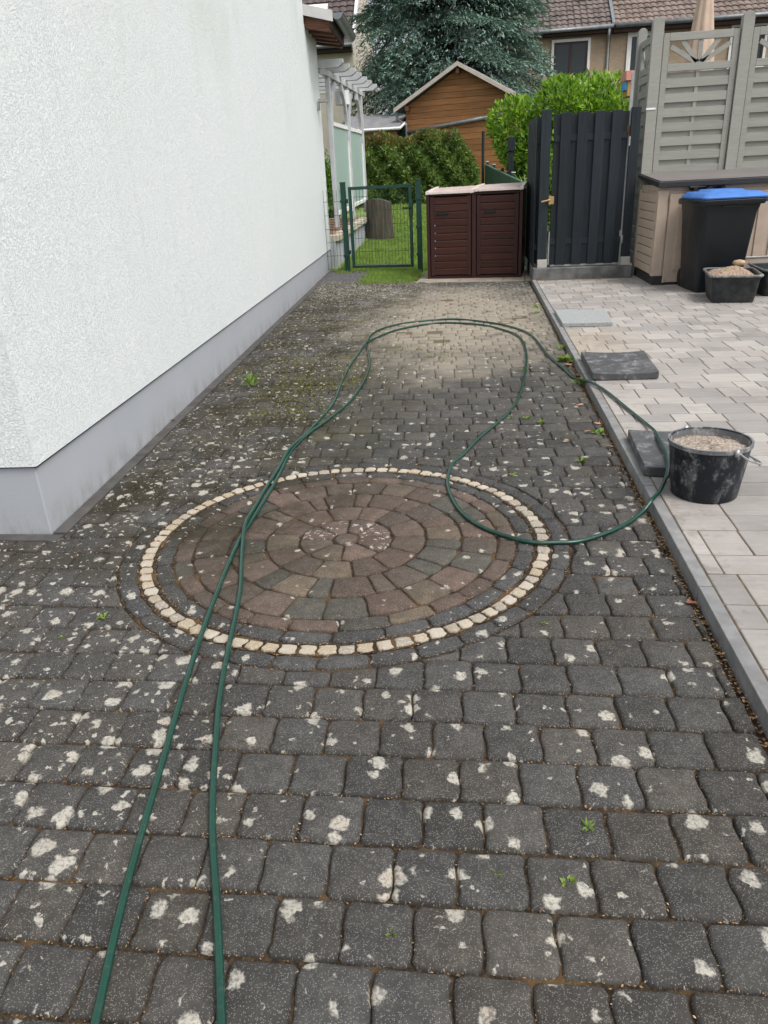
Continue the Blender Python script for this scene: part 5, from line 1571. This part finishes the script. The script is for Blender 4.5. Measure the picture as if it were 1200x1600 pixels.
lh = empty('cream_house', (-5.02, 36.0, 0), 0, 'cream rendered house with dark brown tiled roof behind the pergola', 'house')
ZL = 6.55
MB().prism([(0, .8), (8.4, .8), (8.4, ZL), (4.2, ZL + 3.9), (0, ZL)], -9, -.001, 'x').build('rendered_wall', M_cream, lh)
tile_roof('roof_tiles', M_tile_l, lh, (-9, -.45, ZL - .12), (1, 0, 0), (0, .735, .68), 9.08, 6.4, .30, .34)
MB().add([(.02, -.48, ZL - .24), (.14, -.48, ZL - .24), (.14, 4.2, ZL + 4.1), (.02, 4.2, ZL + 4.1), (.02, -.48, ZL - .02), (.14, -.48, ZL - .02), (.14, 4.2, ZL + 4.33), (.02, 4.2, ZL + 4.33)],
         [(0, 3, 2, 1), (4, 5, 6, 7), (0, 1, 5, 4), (1, 2, 6, 5), (2, 3, 7, 6), (3, 0, 4, 7)]).build('verge_board', M_whitepvc, lh)
MB().box(-9, .0, -.42, -.002, ZL - .36, ZL - .2).build('eaves_board', M_soffit, lh)
MB().tube([(-9, -.5, ZL - .15), (.05, -.5, ZL - .15)], .075, 8).build('gutter', M_gutter, lh, smooth=True)
MB().add([(-1.9, .30, 7.28), (-1.1, .30, 7.28), (-1.1, 1.1, 8.05), (-1.9, 1.1, 8.05), (-1.9, .22, 7.38), (-1.1, .22, 7.38), (-1.1, 1.02, 8.15), (-1.9, 1.02, 8.15)], [(0, 3, 2, 1), (4, 5, 6, 7), (0, 1, 5, 4), (1, 2, 6, 5), (2, 3, 7, 6), (3, 0, 4, 7)]).build('roof_window', M_whitepvc, lh)

# ------------------------------------------------------------------ closed parasol, small items over the fence
pa = empty('closed_parasol', (3.10, 12.5, 0), 0, 'closed beige parasol standing behind the grey trellis fence', 'parasol')
n = 32; v = []; f = []; K = 10
for k in range(K + 1):
    t = k / K; z = 1.75 + 2.0 * t; R0 = .225 * (1 - t) ** .8 + .035
    for i in range(n):
        a = 2 * math.pi * i / n
        r = R0 * (1 + .20 * math.cos(8 * a + .5 * math.sin(3 * t)) * (1 - t * .6)) + (.02 * math.sin(i * 2.3) * (1 - t))
        v.append((r * math.cos(a), r * math.sin(a), z + (.06 * math.cos(8 * a) if k == 0 else 0)))
for k in range(K):
    for i in range(n):
        j = (i + 1) % n; f.append((k * n + i, k * n + j, (k + 1) * n + j, (k + 1) * n + i))
f.append(tuple(range(K * n, K * n + n)))
mb = MB(); mb.add(v, f); mb.build('canopy', M_parasol, pa, smooth=True)
MB().tube([(0, 0, 0), (0, 0, 3.8)], .024, 10).build('pole', M_steelpost, pa)
MB().lathe([(.28, 0), (.28, .06), (.05, .12)], 20).build('base', M_boxedge, pa)
ph = empty('toy_house', (2.50, 14.0, 0), 0, 'small wooden toy house with reddish roof edge behind the fence', 'toy house')
MB().box(-.08, .35, 0, .4, 2.36, 2.575).build('house_box', plain('ochre_board', (.42, .25, .075), .6), ph, bevel=.004)
MB().box(-.12, .40, -.03, .45, 2.58, 2.715).build('roof_panel', plain('salmon_red_board', (.62, .27, .21), .5), ph, bevel=.004)
o = MB().add([(-.03, -.0335, 2.655), (-.005, -.0335, 2.675), (.03, -.0335, 2.67), (.05, -.0335, 2.645), (.02, -.0335, 2.62), (-.015, -.0335, 2.63)], [(0, 1, 2, 3, 4, 5)]).build('emblem', plain('violet_print', (.12, .08, .32), .6), ph)
MB().box(-.115, -.081, .02, .38, 2.45, 2.575).build('blue_side', plain('light_blue_board', (.08, .32, .62), .5), ph, bevel=.004)
MB().box(.02, .08, .15, .21, 0, 2.3595).build('leg', M_darkboard, ph)
gl = empty('garden_lantern', (3.62, 12.3, 0), 0, 'white lantern with black cap at top right behind the fence', 'lantern')
MB().tube([(0, 0, 0), (0, 0, 2.66)], .02, 8).build('pole', M_black, gl)
MB().lathe([(.075, 2.66), (.05, 2.80), (.035, 2.83)], 16).build('shade', M_white, gl, smooth=True)
MB().lathe([(.045, 2.83), (.035, 2.87), (.008, 2.90)], 16).build('cap', M_black, gl, smooth=True)
# backdrop trees so that nothing but planting closes the view between the houses
bush('garden_shrub', 'dark green shrub seen through the trellis at right edge', 'shrub', (4.3, 14.5, 0), (.55, .5, 1.15), 2600, .12, [M_laurel_in], 21, 8)
bush('garden_shrub', 'dark green shrub glimpsed under the pergola behind the terrace', 'shrub', (-3.4, 19.0, .3), (.8, .6, 1.0), 3600, .10, [M_laurel_in], 23, 9)
